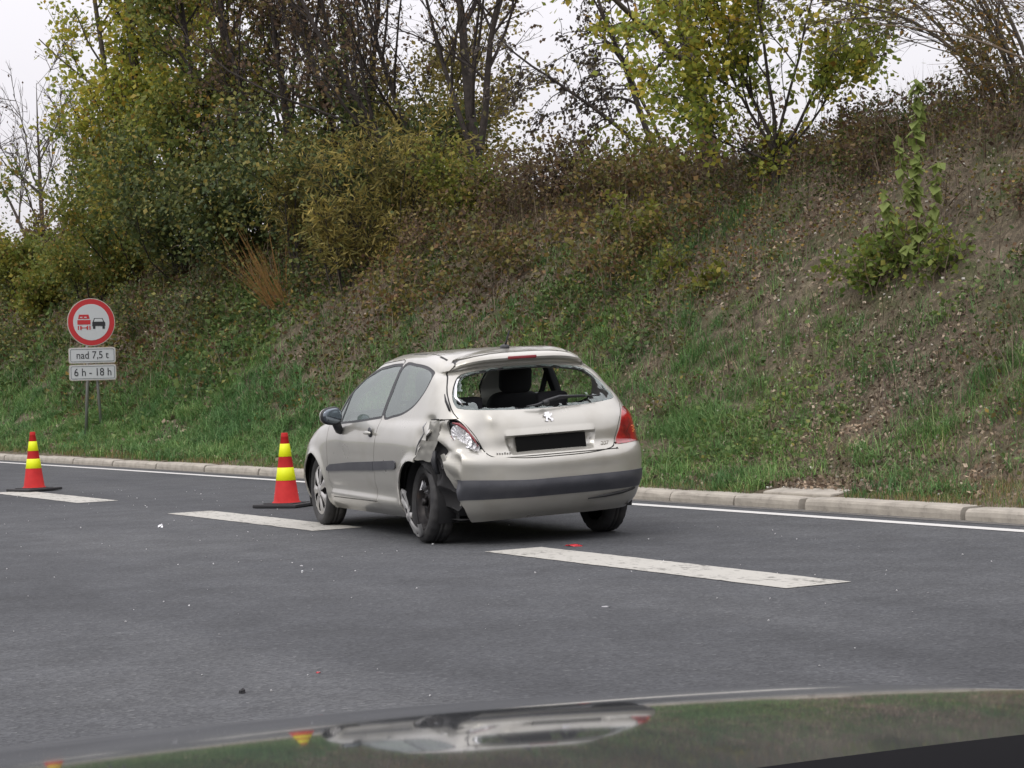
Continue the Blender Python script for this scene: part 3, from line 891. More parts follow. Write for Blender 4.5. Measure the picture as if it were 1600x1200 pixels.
# inner body: dark structure under the skin so that gaps, tears and arches look into depth
inner_names = ["body_side", "body_side_r", "front_wing", "door", "bonnet", "front_bumper", "tailgate", "rear_bumper", "recess", "gap", "mould", "strip", "tear", "lamp"]
idx = region(inner_names, (cz < 1.0))
V, F, _ = sub(idx, -.055)
obj("inner_body", mesh_from("inner_body", lean(V), [f[::-1] for f in F]), M_DARK, car)
idx = region(["body_side", "body_side_r", "roof", "roof_strip", "door", "tailgate", "gap"], (cz >= .98))
V, F, _ = sub(idx, -.035)
obj("headliner", mesh_from("headliner", lean(V), [f[::-1] for f in F]), M_TRIM, car)
bm = bmesh.new()
fl = [(-.70,-.52,.215),(.70,-.52,.215),(.72,2.9,.22),(-.72,2.9,.22)]
bmesh.ops.contextual_create(bm, geom=[bm.verts.new(lean(np.array(p))) for p in fl])
bm_box(bm, lean(np.array((.25, -.40, .235))), (.34, .30, .09), bevel=.03)        # silencer
bm_box(bm, (0, .0, .26), (1.2, .09, .07), bevel=.02)                                # rear axle beam
bm_box(bm, (-.05, .75, .22), (.9, 1.1, .05), bevel=.02)
bm_obj("underbody", bm, M_DARK, car)

# wheel-arch liners
for s in (-1, 1):
    for ya, za, ra in ((0.0, .315, .338), (YF, .32, .342)):
        V, F = [], []
        n = 24
        for k in range(n + 1):
            a = math.pi * (-.12 + 1.24 * k / n)
            for xx in (.80 if ya == 0 else .79, .55):
                V.append(lean(np.array((s * xx, ya + math.cos(a) * (ra + .006), za + math.sin(a) * (ra + .006)))))
        for k in range(n): F.append((2*k, 2*k+1, 2*k+3, 2*k+2))
        V.append(lean(np.array((s * .55, ya, za)))); c0 = len(V) - 1
        for k in range(n): F.append((2*k+1, c0, 2*k+3))
        obj("arch_liner", mesh_from("arch_liner", np.array(V), F), M_DARK, car)

# ---- wheels
def tyre_vf(w=.19, r=.305, rim=.21):
    h = w / 2
    prof = [(rim, -h * .75), (rim + .012, -h * .92), (rim + .05, -h * 1.0), (r - .035, -h * .99), (r - .012, -h * .86), (r - .003, -h * .72),
            (r, -h * .5), (r, -.02), (r - .008, -.018), (r - .008, -.012), (r, -.01), (r, .01), (r - .008, .012), (r - .008, .018), (r, .02), (r, h * .5),
            (r - .003, h * .72), (r - .012, h * .86), (r - .035, h * .99), (r + 0 - .06, h), (rim + .05, h * 1.0), (rim + .012, h * .92), (rim, h * .75)]
    V, F = lathe(prof, 72, 'x')
    # tread blocks: sipes pressed across the shoulders
    n = 72; V = np.array(V)
    for i, (rr, hh) in enumerate(prof):
        if rr > r - .013 and abs(hh) > .02:
            for k in range(n):
                if k % 3 == 0:
                    V[i * n + k, 1:] *= (rr - .007) / rr
    return V.tolist(), F

def cover_vf(rad=.216):
    """seven-spoke wheel cover: dished disc with raised wide spokes between openings."""
    V, F = [], []
    nA, rings = 126, [(.0, .030), (.022, .031), (.034, .027), (.050, .022), (.075, .018), (.10, .017), (.13, .016), (.155, .014), (.172, .012), (.184, .010), (.192, .012), (.198, .004), (.199, -.012)]
    sc_ = rad / .199
    for (r_, h) in rings:
        for k in range(nA):
            a = 2 * math.pi * k / nA
            c = math.cos(7 * a)                         # +1 at spoke centre
            hh = h
            if .055 < r_ < .178:
                hh = h + .010 * max(-.2, c) 
            V.append((hh, r_ * sc_ * math.cos(a), r_ * sc_ * math.sin(a)))
    holes = []
    for i in range(len(rings) - 1):
        rm = .5 * (rings[i][0] + rings[i + 1][0])
        for k in range(nA):
            a = 2 * math.pi * (k + .5) / nA
            c = math.cos(7 * a)
            lim = -.15 - 0.45 * abs((rm - .125) / .05)
            if .060 < rm < .178 and c < lim: continue
            F.append((i * nA + k, i * nA + (k + 1) % nA, (i + 1) * nA + (k + 1) % nA, (i + 1) * nA + k))
    return V, F

def wheel(x, y, side_, tilt=None, cover=True, label=None):
    w = bpy.data.objects.new("wheel", None); w.empty_display_size = .1
    link(w, car)
    w.location = (x, y, .305)
    w.rotation_euler = tilt or (0, 0, 0)
    if label: w["label"] = label
    vf_obj("tyre", tyre_vf(), M_TYRE, w)
    s = side_
    rimp = [(.03, .045), (.055, .05), (.07, .035), (.10, .03), (.125, .036), (.145, .02), (.160, .01), (.168, .03), (.188, .065), (.211, .075), (.213, .07), (.20, .05), (.195, -.07)]
    V, F = lathe([(r_, h * s) for r_, h in rimp], 48, 'x')
    V.append((.045 * s, 0, 0)); c0 = len(V) - 1
    F += [(k, (k + 1) % 48, c0) for k in range(48)]
    vf_obj("rim", (V, F), M_STEEL, w)
    if cover:
        V, F = cover_vf()
        vf_obj("wheel_cover", ([(s * (v[0] + .068), v[1], v[2]) for v in V], F), M_SILVER, w)
    return w
wheel(-.715, YF, -1, (0, 0, R(-3)))
wheel(.715, YF, 1, (0, 0, R(-3)))
wheel(.705, 0, 1)
wl = wheel(-.715, -.02, -1, (0, R(4), R(-5)), cover=False, label="bare steel rear left wheel knocked askew")
bits = []
rr = random.Random(4)
for k in range(5):
    a = R(75 + k * 17)
    bits.append(([(-.072, .10 * math.cos(a), .10 * math.sin(a)), (-.083, .165 * math.cos(a + .06), .165 * math.sin(a + .06)), (-.078, .14 * math.cos(a - .13), .14 * math.sin(a - .13)), (-.10, .09 * math.cos(a - .2), .095 * math.sin(a - .2))], [(0, 1, 2), (0, 2, 3), (0, 3, 1)]))
vf_obj("cover_fragment", join_vf(bits), M_CHROME, wl, smooth=False)
vf_obj("wheel_nut", tube([(-.05, 0, 0), (-.085, 0, 0)], .03, 10), M_STEEL, wl)

# ---- mirrors, handles
def ellipsoid(c, s, nu=20, nv=12, warp=None):
    V, F = [], []
    for i in range(nv + 1):
        th = math.pi * i / nv
        for k in range(nu):
            ph = 2 * math.pi * k / nu
            p = [math.sin(th) * math.cos(ph), math.sin(th) * math.sin(ph), math.cos(th)]
            p = [math.copysign(abs(q) ** .8, q) for q in p]
            if warp: p = warp(p)
            V.append((c[0] + s[0] * p[0], c[1] + s[1] * p[1], c[2] + s[2] * p[2]))
    for i in range(nv):
        for k in range(nu):
            F.append((i * nu + k, i * nu + (k + 1) % nu, (i + 1) * nu + (k + 1) % nu, (i + 1) * nu + k))
    return V, F
M_MIRRORGLASS = mat("mirror_glass", (.22, .25, .28), rough=.08, metal=1.0)
for s, dr_ in ((-1, doorL), (1, doorR)):
    x0 = s * .945
    mr = bpy.data.objects.new("wing_mirror", None); mr.empty_display_size = .1; link(mr, dr_)
    V, F = ellipsoid((x0, 1.63, .99), (.092, .065, .074), warp=lambda p: (p[0], max(p[1], -.25), p[2] * (1 + .12 * p[0] * -s)))
    vf_obj("mirror_cap", (lean(np.array(V)), F), M_PAINT, mr)
    V, F = ellipsoid((x0, 1.612, .99), (.094, .028, .076), warp=lambda p: (p[0], p[1], p[2] * (1 + .12 * p[0] * -s)))
    vf_obj("mirror_housing", (lean(np.array(V)), F), M_BLACKPL, mr)
    V, F = ellipsoid((x0, 1.582, .99), (.080, .008, .062), warp=lambda p: (p[0], p[1], p[2] * (1 + .12 * p[0] * -s)))
    vf_obj("mirror_glass", (lean(np.array(V)), F), M_MIRRORGLASS, mr)
    V, F = tube([(s * .905, 1.63, .95), (s * .88, 1.66, .90), (s * .86, 1.68, .865), (s * .84, 1.69, .845)], [.038, .036, .034, .02], 12)
    vf_obj("mirror_stalk", (lean(np.array(V)), F), M_BLACKPL, mr)
    V, F = ellipsoid((s * .872, .95, .852), (.016, .075, .015))
    h = vf_obj("door_handle", (lean(np.array(V)), F), M_PAINT, dr_)
    V, F = ellipsoid((s * .851, .945, .856), (.006, .040, .040))
    vf_obj("handle_recess", (lean(np.array(V)), F), M_STRIP, h)

# ---- tailgate furniture
def rear_y(x, z):
    """y of the undamaged rear skin at (x, z)."""
    zz = full[:, :, 2]; xx = full[:, :, 0]; yy = full[:, :, 1]
    m_ = (yy < -.1)
    d = (xx - x) ** 2 + (zz - z) ** 2 + np.where(m_, 0, 9)
    k = np.unravel_index(np.argmin(d), d.shape)
    return yy[k]
bm = bmesh.new()
bm_box(bm, lean(np.array((0, rear_y(0, .73) + .012, .728))), (.565, .014, .134), Matrix.Rotation(-LEAN, 3, 'Y') @ Matrix.Rotation(R(-6), 3, 'X'), .004)
bm_obj("number_plate", bm, M_PLATE, tailgate)
bm = bmesh.new()
bm_box(bm, lean(np.array((0, -.226, 1.379))), (.235, .016, .024), Matrix.Rotation(-LEAN, 3, 'Y'), .006)
bm_obj("brake_lamp", bm, M_BRAKE, tailgate)
# rampant-lion emblem, flat metal with thickness
LION = [(-.052,.010),(-.030,.024),(-.040,.036),(-.022,.046),(-.002,.044),(.012,.050),(.022,.040),(.018,.028),(.030,.022),(.044,.034),(.054,.026),(.046,.010),(.028,.004),(.022,-.010),(.036,-.020),(.050,-.018),(.056,-.034),(.042,-.048),(.022,-.046),(.030,-.034),(.014,-.026),(.004,-.012),(-.010,-.018),(-.014,-.034),(-.004,-.046),(-.030,-.048),(-.042,-.038),(-.028,-.030),(-.030,-.014),(-.022,.002),(-.036,.002)]
def extrude_poly(P2, plane, y0, th):
    n = len(P2)
    V = [plane(p[0], p[1], y0) for p in P2] + [plane(p[0], p[1], y0 - th) for p in P2]
    F = [tuple(range(n)), tuple(range(2 * n - 1, n - 1, -1))] + [(i, i + n, (i + 1) % n + n, (i + 1) % n) for i in range(n)]
    return V, F
ey = rear_y(0, .925)
V, F = extrude_poly(LION, lambda a, b_, y: (a * .68, y + (b_) * .25, .93 + b_ * .72), ey - .002, .010)
vf_obj("lion_emblem", (lean(np.array(V)), F), M_CHROME, tailgate, smooth=False)

def text_mesh(body, size, depth):
    cu = bpy.data.curves.new("text", 'FONT')
    cu.body = body; cu.size = size; cu.extrude = depth; cu.align_x = 'CENTER'; cu.align_y = 'CENTER'
    cu.resolution_u = 4
    o = bpy.data.objects.new("text", cu); COL.objects.link(o)
    dg = bpy.context.evaluated_depsgraph_get()
    me = bpy.data.meshes.new_from_object(o.evaluated_get(dg))
    bpy.data.objects.remove(o, do_unlink=True); bpy.data.curves.remove(cu)
    V = np.array([v.co[:] for v in me.vertices]); F = [tuple(p.vertices) for p in me.polygons]
    bpy.data.meshes.remove(me)
    return V, F
V, F = text_mesh("207", .042, .002)
by = rear_y(.44, .70)
V = np.stack([V[:, 0] * 1.15 + .43, by - .012 - V[:, 2] + .16 * V[:, 0], V[:, 1] + .70], 1)
vf_obj("model_badge", (lean(V), F), M_CHROME, tailgate, smooth=False)
bm = bmesh.new()
for k in range(6):
    bm_box(bm, lean(np.array((-.445 + k * .019, rear_y(-.42, .69) - .001 - .003 * k, .685 + .002 * (k % 2)))), (.012, .006, .016 + .006 * (k % 3 == 0)), None, .002)
bm_obj("trim_badge", bm, M_CHROME, tailgate)
# bumper grooves with bright lower lips
for s in (1,):
    P = [(s * .25, -.705, .302), (s * .40, -.70, .312), (s * .55, -.672, .325), (s * .68, -.60, .342), (s * .755, -.515, .36)][:5 if s > 0 else 4]
    V, F = tube(P, [.004, .011, .013, .013, .008][:5 if s > 0 else 4], 8)
    vf_obj("bumper_groove", (lean(np.array(V)), F), M_SEAL, bumper)
# wiper
V1 = tube([(.02, -.60, 1.035), (-.02, -.612, 1.03)], .022, 10)
V2 = tube([(.0, -.605, 1.045), (.12, -.60, 1.07), (.34, -.575, 1.062)], [.012, .011, .007], 8)
V3 = tube([(-.02, -.60, 1.038), (.2, -.585, 1.058), (.47, -.548, 1.055)], .006, 6)
V4 = tube([(.0, -.607, 1.038), (-.07, -.602, 1.02), (-.15, -.59, 1.014)], [.012, .009, .004], 8)
V, F = join_vf([V1, V2, V3, V4])
vf_obj("rear_wiper", (lean(np.array(V)), F), M_BLACKPL, tailgate)
# aerial on the roof
V, F = join_vf([ellipsoid((0, .10, 1.462), (.03, .055, .024)), tube([(0, .10, 1.46), (.004, .0, 1.585)], [.010, .006], 6)])
vf_obj("aerial", (lean(np.array(V)), F), M_BLACKPL, car)

# window opening: black inner frame plus what is left of the shattered pane
V, F, Nr = sub([i for i in region(["rglass", "remnant"]) if g_rglass(*C[i][:, None])[0] > -.016])
vf_obj("window_surround", (lean(V - Nr * .014), F), M_SEAL, tailgate)
V, F, Nr = sub(region(["remnant"]))
vf_obj("glass_remnant", (lean(crumple(V - Nr * .004, .007, 26)), F), M_SHARD, tailgate, smooth=False)
# torn sealing strip hanging along the left edge
V, F = tube([(-.60, -.44, 1.05), (-.625, -.39, 1.11), (-.60, -.33, 1.18), (-.555, -.27, 1.23), (-.50, -.235, 1.265)], [.006, .012, .009, .011, .004], 8)
V = crumple(np.array(V), .010, 25)
vf_obj("torn_seal", (lean(V), F), M_CHROME, tailgate)
V, F = tube([(-.695, -.42, 1.02), (-.70, -.37, 1.09), (-.69, -.33, 1.14)], [.008, .009, .004], 8)
vf_obj("rubber_strip", (lean(np.array(V)), F), M_SEAL, tailgate)

# ---- broken left tail lamp: bare reflector bowl in its housing, splinters of red lens on the rim
lampL = bpy.data.objects.new("tail_lamp", None); link(lampL, car)
lampL["label"] = "smashed tail lamp with bare silver reflector"
idx = region(["lamp"], LEFT)
V, F = shell(idx, .03, -.035)
vf_obj("lamp_housing", (lean(V), F), M_BLACKPL, lampL)
def lampframe(a, b_, d):     # local frame across the left lamp: a along its long axis, b across, d outwards
    o_ = np.array((-.668, -.548, .835)); ax = np.array((-.10, .10, .16)); ax = ax / np.linalg.norm(ax)
    nn = np.array((-.62, -.78, .05)); nn = nn / np.linalg.norm(nn)
    bx = np.cross(ax, nn)
    return o_ + ax * a + bx * b_ + nn * d
V, F = [], []
for ri, (r_, d) in enumerate([(.004, -.014), (.02, -.012), (.045, -.004), (.066, .006), (.074, .010)]):
    for k in range(28):
        a = 2 * math.pi * k / 28
        rib = .005 * math.cos(14 * a) if ri in (1, 2, 3) else 0
        V.append(lampframe(math.cos(a) * r_ * 1.35 - .012, math.sin(a) * r_ * .80, d + rib + .008))
for i in range(4):
    for k in range(28): F.append((i*28+k, i*28+(k+1) % 28, (i+1)*28+(k+1) % 28, (i+1)*28+k))
vf_obj("reflector", (lean(np.array(V)), F), M_REFL, lampL, smooth=False)
V2, F2 = [], []
for (a0, b0, r0) in ((-.105, .018, .034), (-.145, .03, .024)):
    o_ = len(V2)
    for ri, (r_, d) in enumerate([(.003, -.02), (r0 * .6, -.01), (r0, .004)]):
        for k in range(14):
            a = 2 * math.pi * k / 14
            V2.append(lampframe(a0 + math.cos(a) * r_ * 1.2, b0 + math.sin(a) * r_, d + .01))
    for i in range(2):
        for k in range(14): F2.append((o_+i*14+k, o_+i*14+(k+1) % 14, o_+(i+1)*14+(k+1) % 14, o_+(i+1)*14+k))
vf_obj("bulb_holder", (lean(np.array(V2)), F2), M_REFL, lampL, smooth=False)
P = [lampframe(.11, .02, .012), lampframe(.07, .048, .016), lampframe(.0, .062, .014), lampframe(-.08, .056, .01), lampframe(-.15, .04, .004)]
V, F = tube(P, [.004, .012, .010, .009, .003], 6)
vf_obj("lens_splinter", (lean(np.array(V)), F), M_BRAKE, lampL, smooth=False)
P = [lampframe(.05, -.055, .012), lampframe(-.02, -.058, .01), lampframe(-.09, -.03, .006)]
V, F = tube(P, [.003, .007, .003], 6)
vf_obj("lens_splinter", (lean(np.array(V)), F), M_BRAKE, lampL, smooth=False)

# ---- crumpled metal in the torn corner
def patch(P, nu, nv, amp, fx, seed):
    """bilinear patch through 4 corners, crumpled."""
    p00, p10, p11, p01 = [np.array(p, float) for p in P]
    V, F = [], []
    for i in range(nu + 1):
        for j in range(nv + 1):
            u, v = i / nu, j / nv
            q = p00*(1-u)*(1-v) + p10*u*(1-v) + p11*u*v + p01*(1-u)*v
            e = math.sin(math.pi * min(1, max(0, u))) * .6 + .4
            n_ = np.array(noise.noise_vector(Vector(q * fx) + Vector((seed, 0, 0)))) + .5 * np.array(noise.noise_vector(Vector(q * fx * 2.6) + Vector((seed, 5, 0))))
            V.append(q + n_ * amp * e)
    for i in range(nu):
        for j in range(nv):
            F.append((i*(nv+1)+j, (i+1)*(nv+1)+j, (i+1)*(nv+1)+j+1, i*(nv+1)+j+1))
    return np.array(V), F
V, F = patch([(-.862, -.05, .665), (-.80, -.24, .645), (-.78, -.36, .80), (-.845, -.19, .815)], 14, 14, .020, 8, 1)
vf_obj("crumpled_panel", (lean(V), F), M_PAINT, lp)
V, F = patch([(-.815, -.19, .78), (-.77, -.36, .80), (-.765, -.40, .955), (-.80, -.285, .955)], 10, 12, .016, 9, 7)
vf_obj("crumpled_panel", (lean(V), F), M_PAINT, lp)
V, F = [], []
for k, (x_, z_, w_) in enumerate([(-.822, .70, .012), (-.815, .66, .03), (-.803, .60, .075), (-.79, .55, .095), (-.765, .50, .10), (-.735, .462, .07), (-.70, .44, .015)]):
    for q in range(5):
        u = q / 4
        V.append((x_ + .012 + (w_ + .03) * u * .9, -.475 - .03 * math.sin(u * 3.14) - .012 * k * .5, z_ + .02 * u * w_ / .1 + .012 * math.sin(k * 2.1 + q)))
for k in range(6):
    for q in range(4): F.append((k*5+q, (k+1)*5+q, (k+1)*5+q+1, k*5+q+1))
vf_obj("torn_flap", (lean(np.array(V)), F), M_PAINT, bumper)
V, F = tube([(-.812, -.33, .960), (-.795, -.37, .962), (-.775, -.40, .961)], [.003, .005, .004], 6)
vf_obj("torn_edge", (lean(V), F), M_SEAL, lp)
V, F = tube([(-.835, -.31, .95), (-.855, -.27, .905), (-.855, -.295, .865), (-.866, -.205, .80), (-.868, -.16, .765), (-.87, -.11, .70)], [.002, .007, .004, .007, .004, .003], 6)
vf_obj("torn_edge", (lean(crumple(np.array(V), .006, 30)), F), M_RAW, lp)
V, F = tube([(-.79, -.34, .56), (-.80, -.31, .65), (-.79, -.33, .73)], [.02, .028, .014], 6)
vf_obj("foam_block", (lean(crumple(np.array(V), .012, 40)), F), M_BLACKPL, lp)

# ---- cabin
def cushion(c, s, m, name, parent, rot=None, pw=.55):
    V, F = ellipsoid((0, 0, 0), (1, 1, 1), 24, 16)
    V = np.array([[math.copysign(abs(q) ** pw, q) for q in v] for v in V]) * np.array(s)
    if rot is not None: V = V @ np.array(rot).T
    return vf_obj(name, (lean(V + np.array(c)), F), m, parent)
for sx in (-.36, .36):
    st = bpy.data.objects.new("front_seat", None); link(st, car)
    rt = Matrix.Rotation(R(-14), 3, 'X').transposed()
    rt = Matrix.Rotation(R(14), 3, 'X')
    cushion((sx, 1.20, .48), (.25, .27, .10), M_SEAT, "seat_cushion", st)
    cushion((sx, .86, .80), (.245, .085, .31), M_SEAT, "backrest", st, rt)
    cushion((sx, .765, 1.205), (.135, .055, .115), M_SEAT, "headrest", st, rt)
    for d in (-.05, .05):
        V, F = tube([(sx + d, .80, 1.05), (sx + d, .775, 1.16)], .008, 6)
        vf_obj("headrest_post", (lean(np.array(V)), F), M_CHROME, st)
rs = bpy.data.objects.new("rear_seat", None); link(rs, car)
cushion((0, .17, .72), (.66, .075, .27), M_SEAT, "backrest", rs, Matrix.Rotation(R(18), 3, 'X'), .4)
for sx in (-.36, .36):
    cushion((sx, .08, 1.035), (.13, .045, .065), M_SEAT, "headrest", rs)
bm = bmesh.new()
bm_box(bm, lean(np.array((0, -.25, .945))), (1.16, .56, .03), bevel=.008)
bm_obj("parcel_shelf", bm, M_SEAT, car)
for s in (-1, 1):      # B-pillar trim and belt
    bm = bmesh.new()
    bm_box(bm, lean(np.array((s * .665, .72, 1.17))), (.05, .10, .46), Matrix.Rotation(s * R(-20), 3, 'Y'), .012)
    bm_obj("pillar_trim", bm, M_SEAT, car)
V, F = tube([(.64, .72, 1.30), (.60, .78, 1.10), (.50, .82, .90)], .022, 6)
vf_obj("seat_belt", (lean(np.array(V)), F), M_SEAT, car)
bm = bmesh.new()
bm_box(bm, lean(np.array((0, 1.92, .86))), (1.36, .42, .20), bevel=.06)
bm_obj("dashboard", bm, M_SEAT, car)
ring = []
for k in range(28):
    a = 2 * math.pi * k / 28
    ring.append((-.36 + .185 * math.cos(a), 1.55 - .185 * math.sin(a) * .42 + .0, .90 + .185 * math.sin(a) * .9))
V, F = join_vf([tube(ring, .016, 8, closed=True), tube([(-.53, 1.55, .90), (-.36, 1.60, .90), (-.19, 1.55, .90)], .02, 6), tube([(-.36, 1.60, .90), (-.36, 1.80, .84)], .035, 8)])
vf_obj("steering_wheel", (lean(np.array(V)), F), M_BLACKPL, car)
bm = bmesh.new()
bm_box(bm, lean(np.array((0, 1.36, 1.30))), (.22, .03, .06), bevel=.012)
bm_obj("interior_mirror", bm, M_BLACKPL, car)
# crumbled safety glass on the shelf
Vs, Fs = [], []
for k in range(420):
    x, y = rr.uniform(-.54, .54), rr.uniform(-.5, -.05) ; z = .965
    if k % 3 == 0: x, y, z = rr.uniform(-.56, .1), rr.uniform(-.50, -.44), .975
    s = rr.uniform(.004, .011); a = rr.uniform(0, 6.28)
    o_ = len(Vs)
    for j in range(4): Vs.append((x + s * math.cos(a + j * 1.57), y + s * math.sin(a + j * 1.57), z + rr.uniform(0, .008)))
    Fs.append((o_, o_+1, o_+2, o_+3))
cr = vf_obj("glass_crumbs", (lean(np.array(Vs)), Fs), M_SHARD, car, smooth=False)
cr["kind"] = "stuff"

# loose wheel cover leaning between sill and road in front of the bare wheel
V, F = cover_vf(.195)
V = np.array(V)
F = [f for f in F if not (V[f[0]][2] > .10 + .04 * math.sin(V[f[0]][1] * 40))]      # half of it broken away
V[:, 0] += .012 * np.sin(V[:, 1] * 18) * (V[:, 2] > -.05)
_d = np.array((.07, -.235, -.345)); _d = _d / np.linalg.norm(_d)
_v = np.array((-.40, -.914, .05)); _e2 = _v - (_v @ _d) * _d; _e2 = _e2 / np.linalg.norm(_e2)
_e1 = np.cross(_d, _v); _e1 = _e1 / np.linalg.norm(_e1)
if _e1[0] > 0: _e1 = -_e1
_n = math.cos(R(15)) * _e1 + math.sin(R(15)) * _e2
_b = np.cross(_n, _d)
hub = vf_obj("wheel_cover", ([tuple(v) for v in V], F), mat("scuffed_silver", (.55, .545, .53), rough=.35, metal=.6), None)
hub.matrix_world = car.matrix_basis @ Matrix(((_n[0], _d[0], _b[0], -.885), (_n[1], _d[1], _b[1], .0), (_n[2], _d[2], _b[2], .235), (0, 0, 0, 1)))
tag(hub, "broken silver wheel cover leaning beside the bare rear left wheel", "wheel cover")
# ================================================================== vegetation
def leaf_mat(name, stops, trans=.35, clump=None, clump_scale=.9, rough=.6):
    """stops: ramp over a random value per leaf; clump: tint ramp over space."""
    stops = [(p_, tuple(min(q * 1.38, .6) for q in c_)) for p_, c_ in stops]
    m = bpy.data.materials.new(name); m.use_nodes = True
    nt = m.node_tree; N = nt.nodes; L = nt.links
    b = N["Principled BSDF"]; out = N["Material Output"]
    ge = N.new("ShaderNodeNewGeometry")
    r = N.new("ShaderNodeValToRGB"); el = r.color_ramp.elements
    el[0].position, el[0].color = stops[0][0], (*stops[0][1], 1)
    el[1].position, el[1].color = stops[-1][0], (*stops[-1][1], 1)
    for p, c in stops[1:-1]:
        e = el.new(p); e.color = (*c, 1)
    L.new(ge.outputs["Random Per Island"], r.inputs["Fac"])
    col = r.outputs["Color"]
    if clump:
        tc = N.new("ShaderNodeTexCoord"); n = N.new("ShaderNodeTexNoise"); n.inputs["Scale"].default_value = clump_scale; n.inputs["Detail"].default_value = 3
        L.new(tc.outputs["Object"], n.inputs["Vector"])
        r2 = N.new("ShaderNodeValToRGB"); r2.color_ramp.elements[0].position = .36; r2.color_ramp.elements[1].position = .64
        r2.color_ramp.elements[0].color = (*clump[0], 1); r2.color_ramp.elements[1].color = (*clump[1], 1)
        L.new(n.outputs["Fac"], r2.inputs["Fac"])
        mx = N.new("ShaderNodeMix"); mx.data_type = 'RGBA'; mx.blend_type = 'MULTIPLY'; mx.inputs["Factor"].default_value = 1
        L.new(col, mx.inputs["A"]); L.new(r2.outputs["Color"], mx.inputs["B"]); col = mx.outputs["Result"]
    L.new(col, b.inputs["Base Color"])
    b.inputs["Roughness"].default_value = rough; b.inputs["Specular IOR Level"].default_value = .25
    tr = N.new("ShaderNodeBsdfTranslucent"); L.new(col, tr.inputs["Color"])
    ms = N.new("ShaderNodeMixShader"); ms.inputs[0].default_value = trans
    L.new(b.outputs[0], ms.inputs[1]); L.new(tr.outputs[0], ms.inputs[2]); L.new(ms.outputs[0], out.inputs[0])
    return m
def bark_mat(name, c0, c1):
    m = mat(name, c0, rough=.9, spec=.2)
    noise_color(m, [(.3, c0), (.7, c1)], scale=9, detail=7, bump=.5, bump_scale=30, dist=.02)
    return m
M_BARK = bark_mat("grey_brown_bark", (.05, .043, .036), (.11, .095, .08))
M_BARKD = bark_mat("dark_bark", (.028, .024, .022), (.06, .05, .045))
M_TWIG = bark_mat("orange_twig", (.16, .085, .03), (.26, .15, .05))
M_DEAD = bark_mat("dry_stem", (.10, .075, .055), (.20, .155, .11))
GREEN_WARM = ((.72, .75, .7), (1.25, 1.2, 1.0))
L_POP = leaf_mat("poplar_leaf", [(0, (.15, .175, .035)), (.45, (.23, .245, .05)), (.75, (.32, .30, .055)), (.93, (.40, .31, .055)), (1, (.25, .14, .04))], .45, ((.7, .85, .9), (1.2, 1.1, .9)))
L_POPD = leaf_mat("dark_poplar_leaf", [(0, (.085, .115, .03)), (.5, (.14, .16, .04)), (.85, (.22, .20, .045)), (1, (.28, .17, .045))], .4, ((.7, .8, .9), (1.2, 1.1, .9)))  # darker green leaf colour with orange tints
L_DARK = leaf_mat("dark_ivy_leaf", [(0, (.035, .05, .02)), (.5, (.065, .085, .03)), (.8, (.11, .12, .035)), (1, (.17, .14, .04))], .25, ((.65, .75, .8), (1.3, 1.2, 1.0)))
L_RUST = leaf_mat("rusty_leaf", [(0, (.065, .046, .035)), (.5, (.105, .072, .048)), (.8, (.14, .108, .048)), (1, (.12, .125, .04))], .35, ((.7, .7, .75), (1.2, 1.1, 1.0)))
L_WILLOW = leaf_mat("willow_leaf", [(0, (.13, .125, .04)), (.5, (.225, .19, .06)), (.85, (.32, .25, .08)), (1, (.13, .15, .05))], .4, ((.6, .62, .6), (1.2, 1.15, 1.0)))
L_BRAM = leaf_mat("bramble_leaf", [(0, (.035, .05, .018)), (.30, (.065, .085, .025)), (.5, (.105, .115, .03)), (.66, (.10, .06, .035)), (.85, (.07, .042, .032)), (.95, (.16, .13, .035)), (1, (.20, .15, .04))], .3, ((.6, .75, .6), (1.25, 1.05, 1.0)), .55)
L_YELB = leaf_mat("yellow_green_leaf", [(0, (.09, .11, .022)), (.5, (.14, .15, .03)), (.85, (.21, .18, .035)), (1, (.12, .07, .03))], .4, ((.7, .8, .75), (1.2, 1.1, 1)))
L_YOUNG = leaf_mat("young_green_leaf", [(0, (.075, .115, .028)), (.5, (.115, .155, .035)), (.85, (.17, .19, .045)), (1, (.23, .20, .05))], .4, ((.8, .85, .8), (1.15, 1.1, 1)))

LEAF_BROAD = (np.array([(0, 0, 0), (-.42, .38, .07), (0, .42, -.02), (.42, .38, .07), (0, 1, .0)]), np.array([(0, 2, 1), (0, 3, 2), (1, 2, 4), (2, 3, 4)]))
LEAF_DIAM = (np.array([(0, 0, 0), (-.36, .42, .06), (0, 1, 0), (.36, .42, .06)]), np.array([(0, 2, 1), (0, 3, 2)]))
LEAF_NARROW = (np.array([(0, 0, 0), (-.10, .4, .02), (0, 1, -.05), (.10, .4, .02)]), np.array([(0, 2, 1), (0, 3, 2)]))

def frames(dirs, r):
    """random rotation frames whose y axis is dirs."""
    d = dirs / np.maximum(np.linalg.norm(dirs, axis=1, keepdims=True), 1e-9)
    up = r.normal(size=d.shape); x = np.cross(d, up); x /= np.maximum(np.linalg.norm(x, axis=1, keepdims=True), 1e-9)
    z = np.cross(x, d)
    return np.stack([x, d, z], axis=1)            # rows are axes
def scatter(tpl, P, Fr, S):
    """copies of template at P with frames Fr and sizes S."""
    V, F = tpl
    n, k = len(P), len(V)
    S = np.asarray(S); S = S[:, None] if S.ndim == 1 else S
    W = np.einsum('vi,nij->nvj', V, Fr) * S[:, None, :1] + P[:, None, :]
    FF = (F[None] + (np.arange(n) * k)[:, None, None]).reshape(-1, F.shape[1])
    return W.reshape(-1, 3), FF

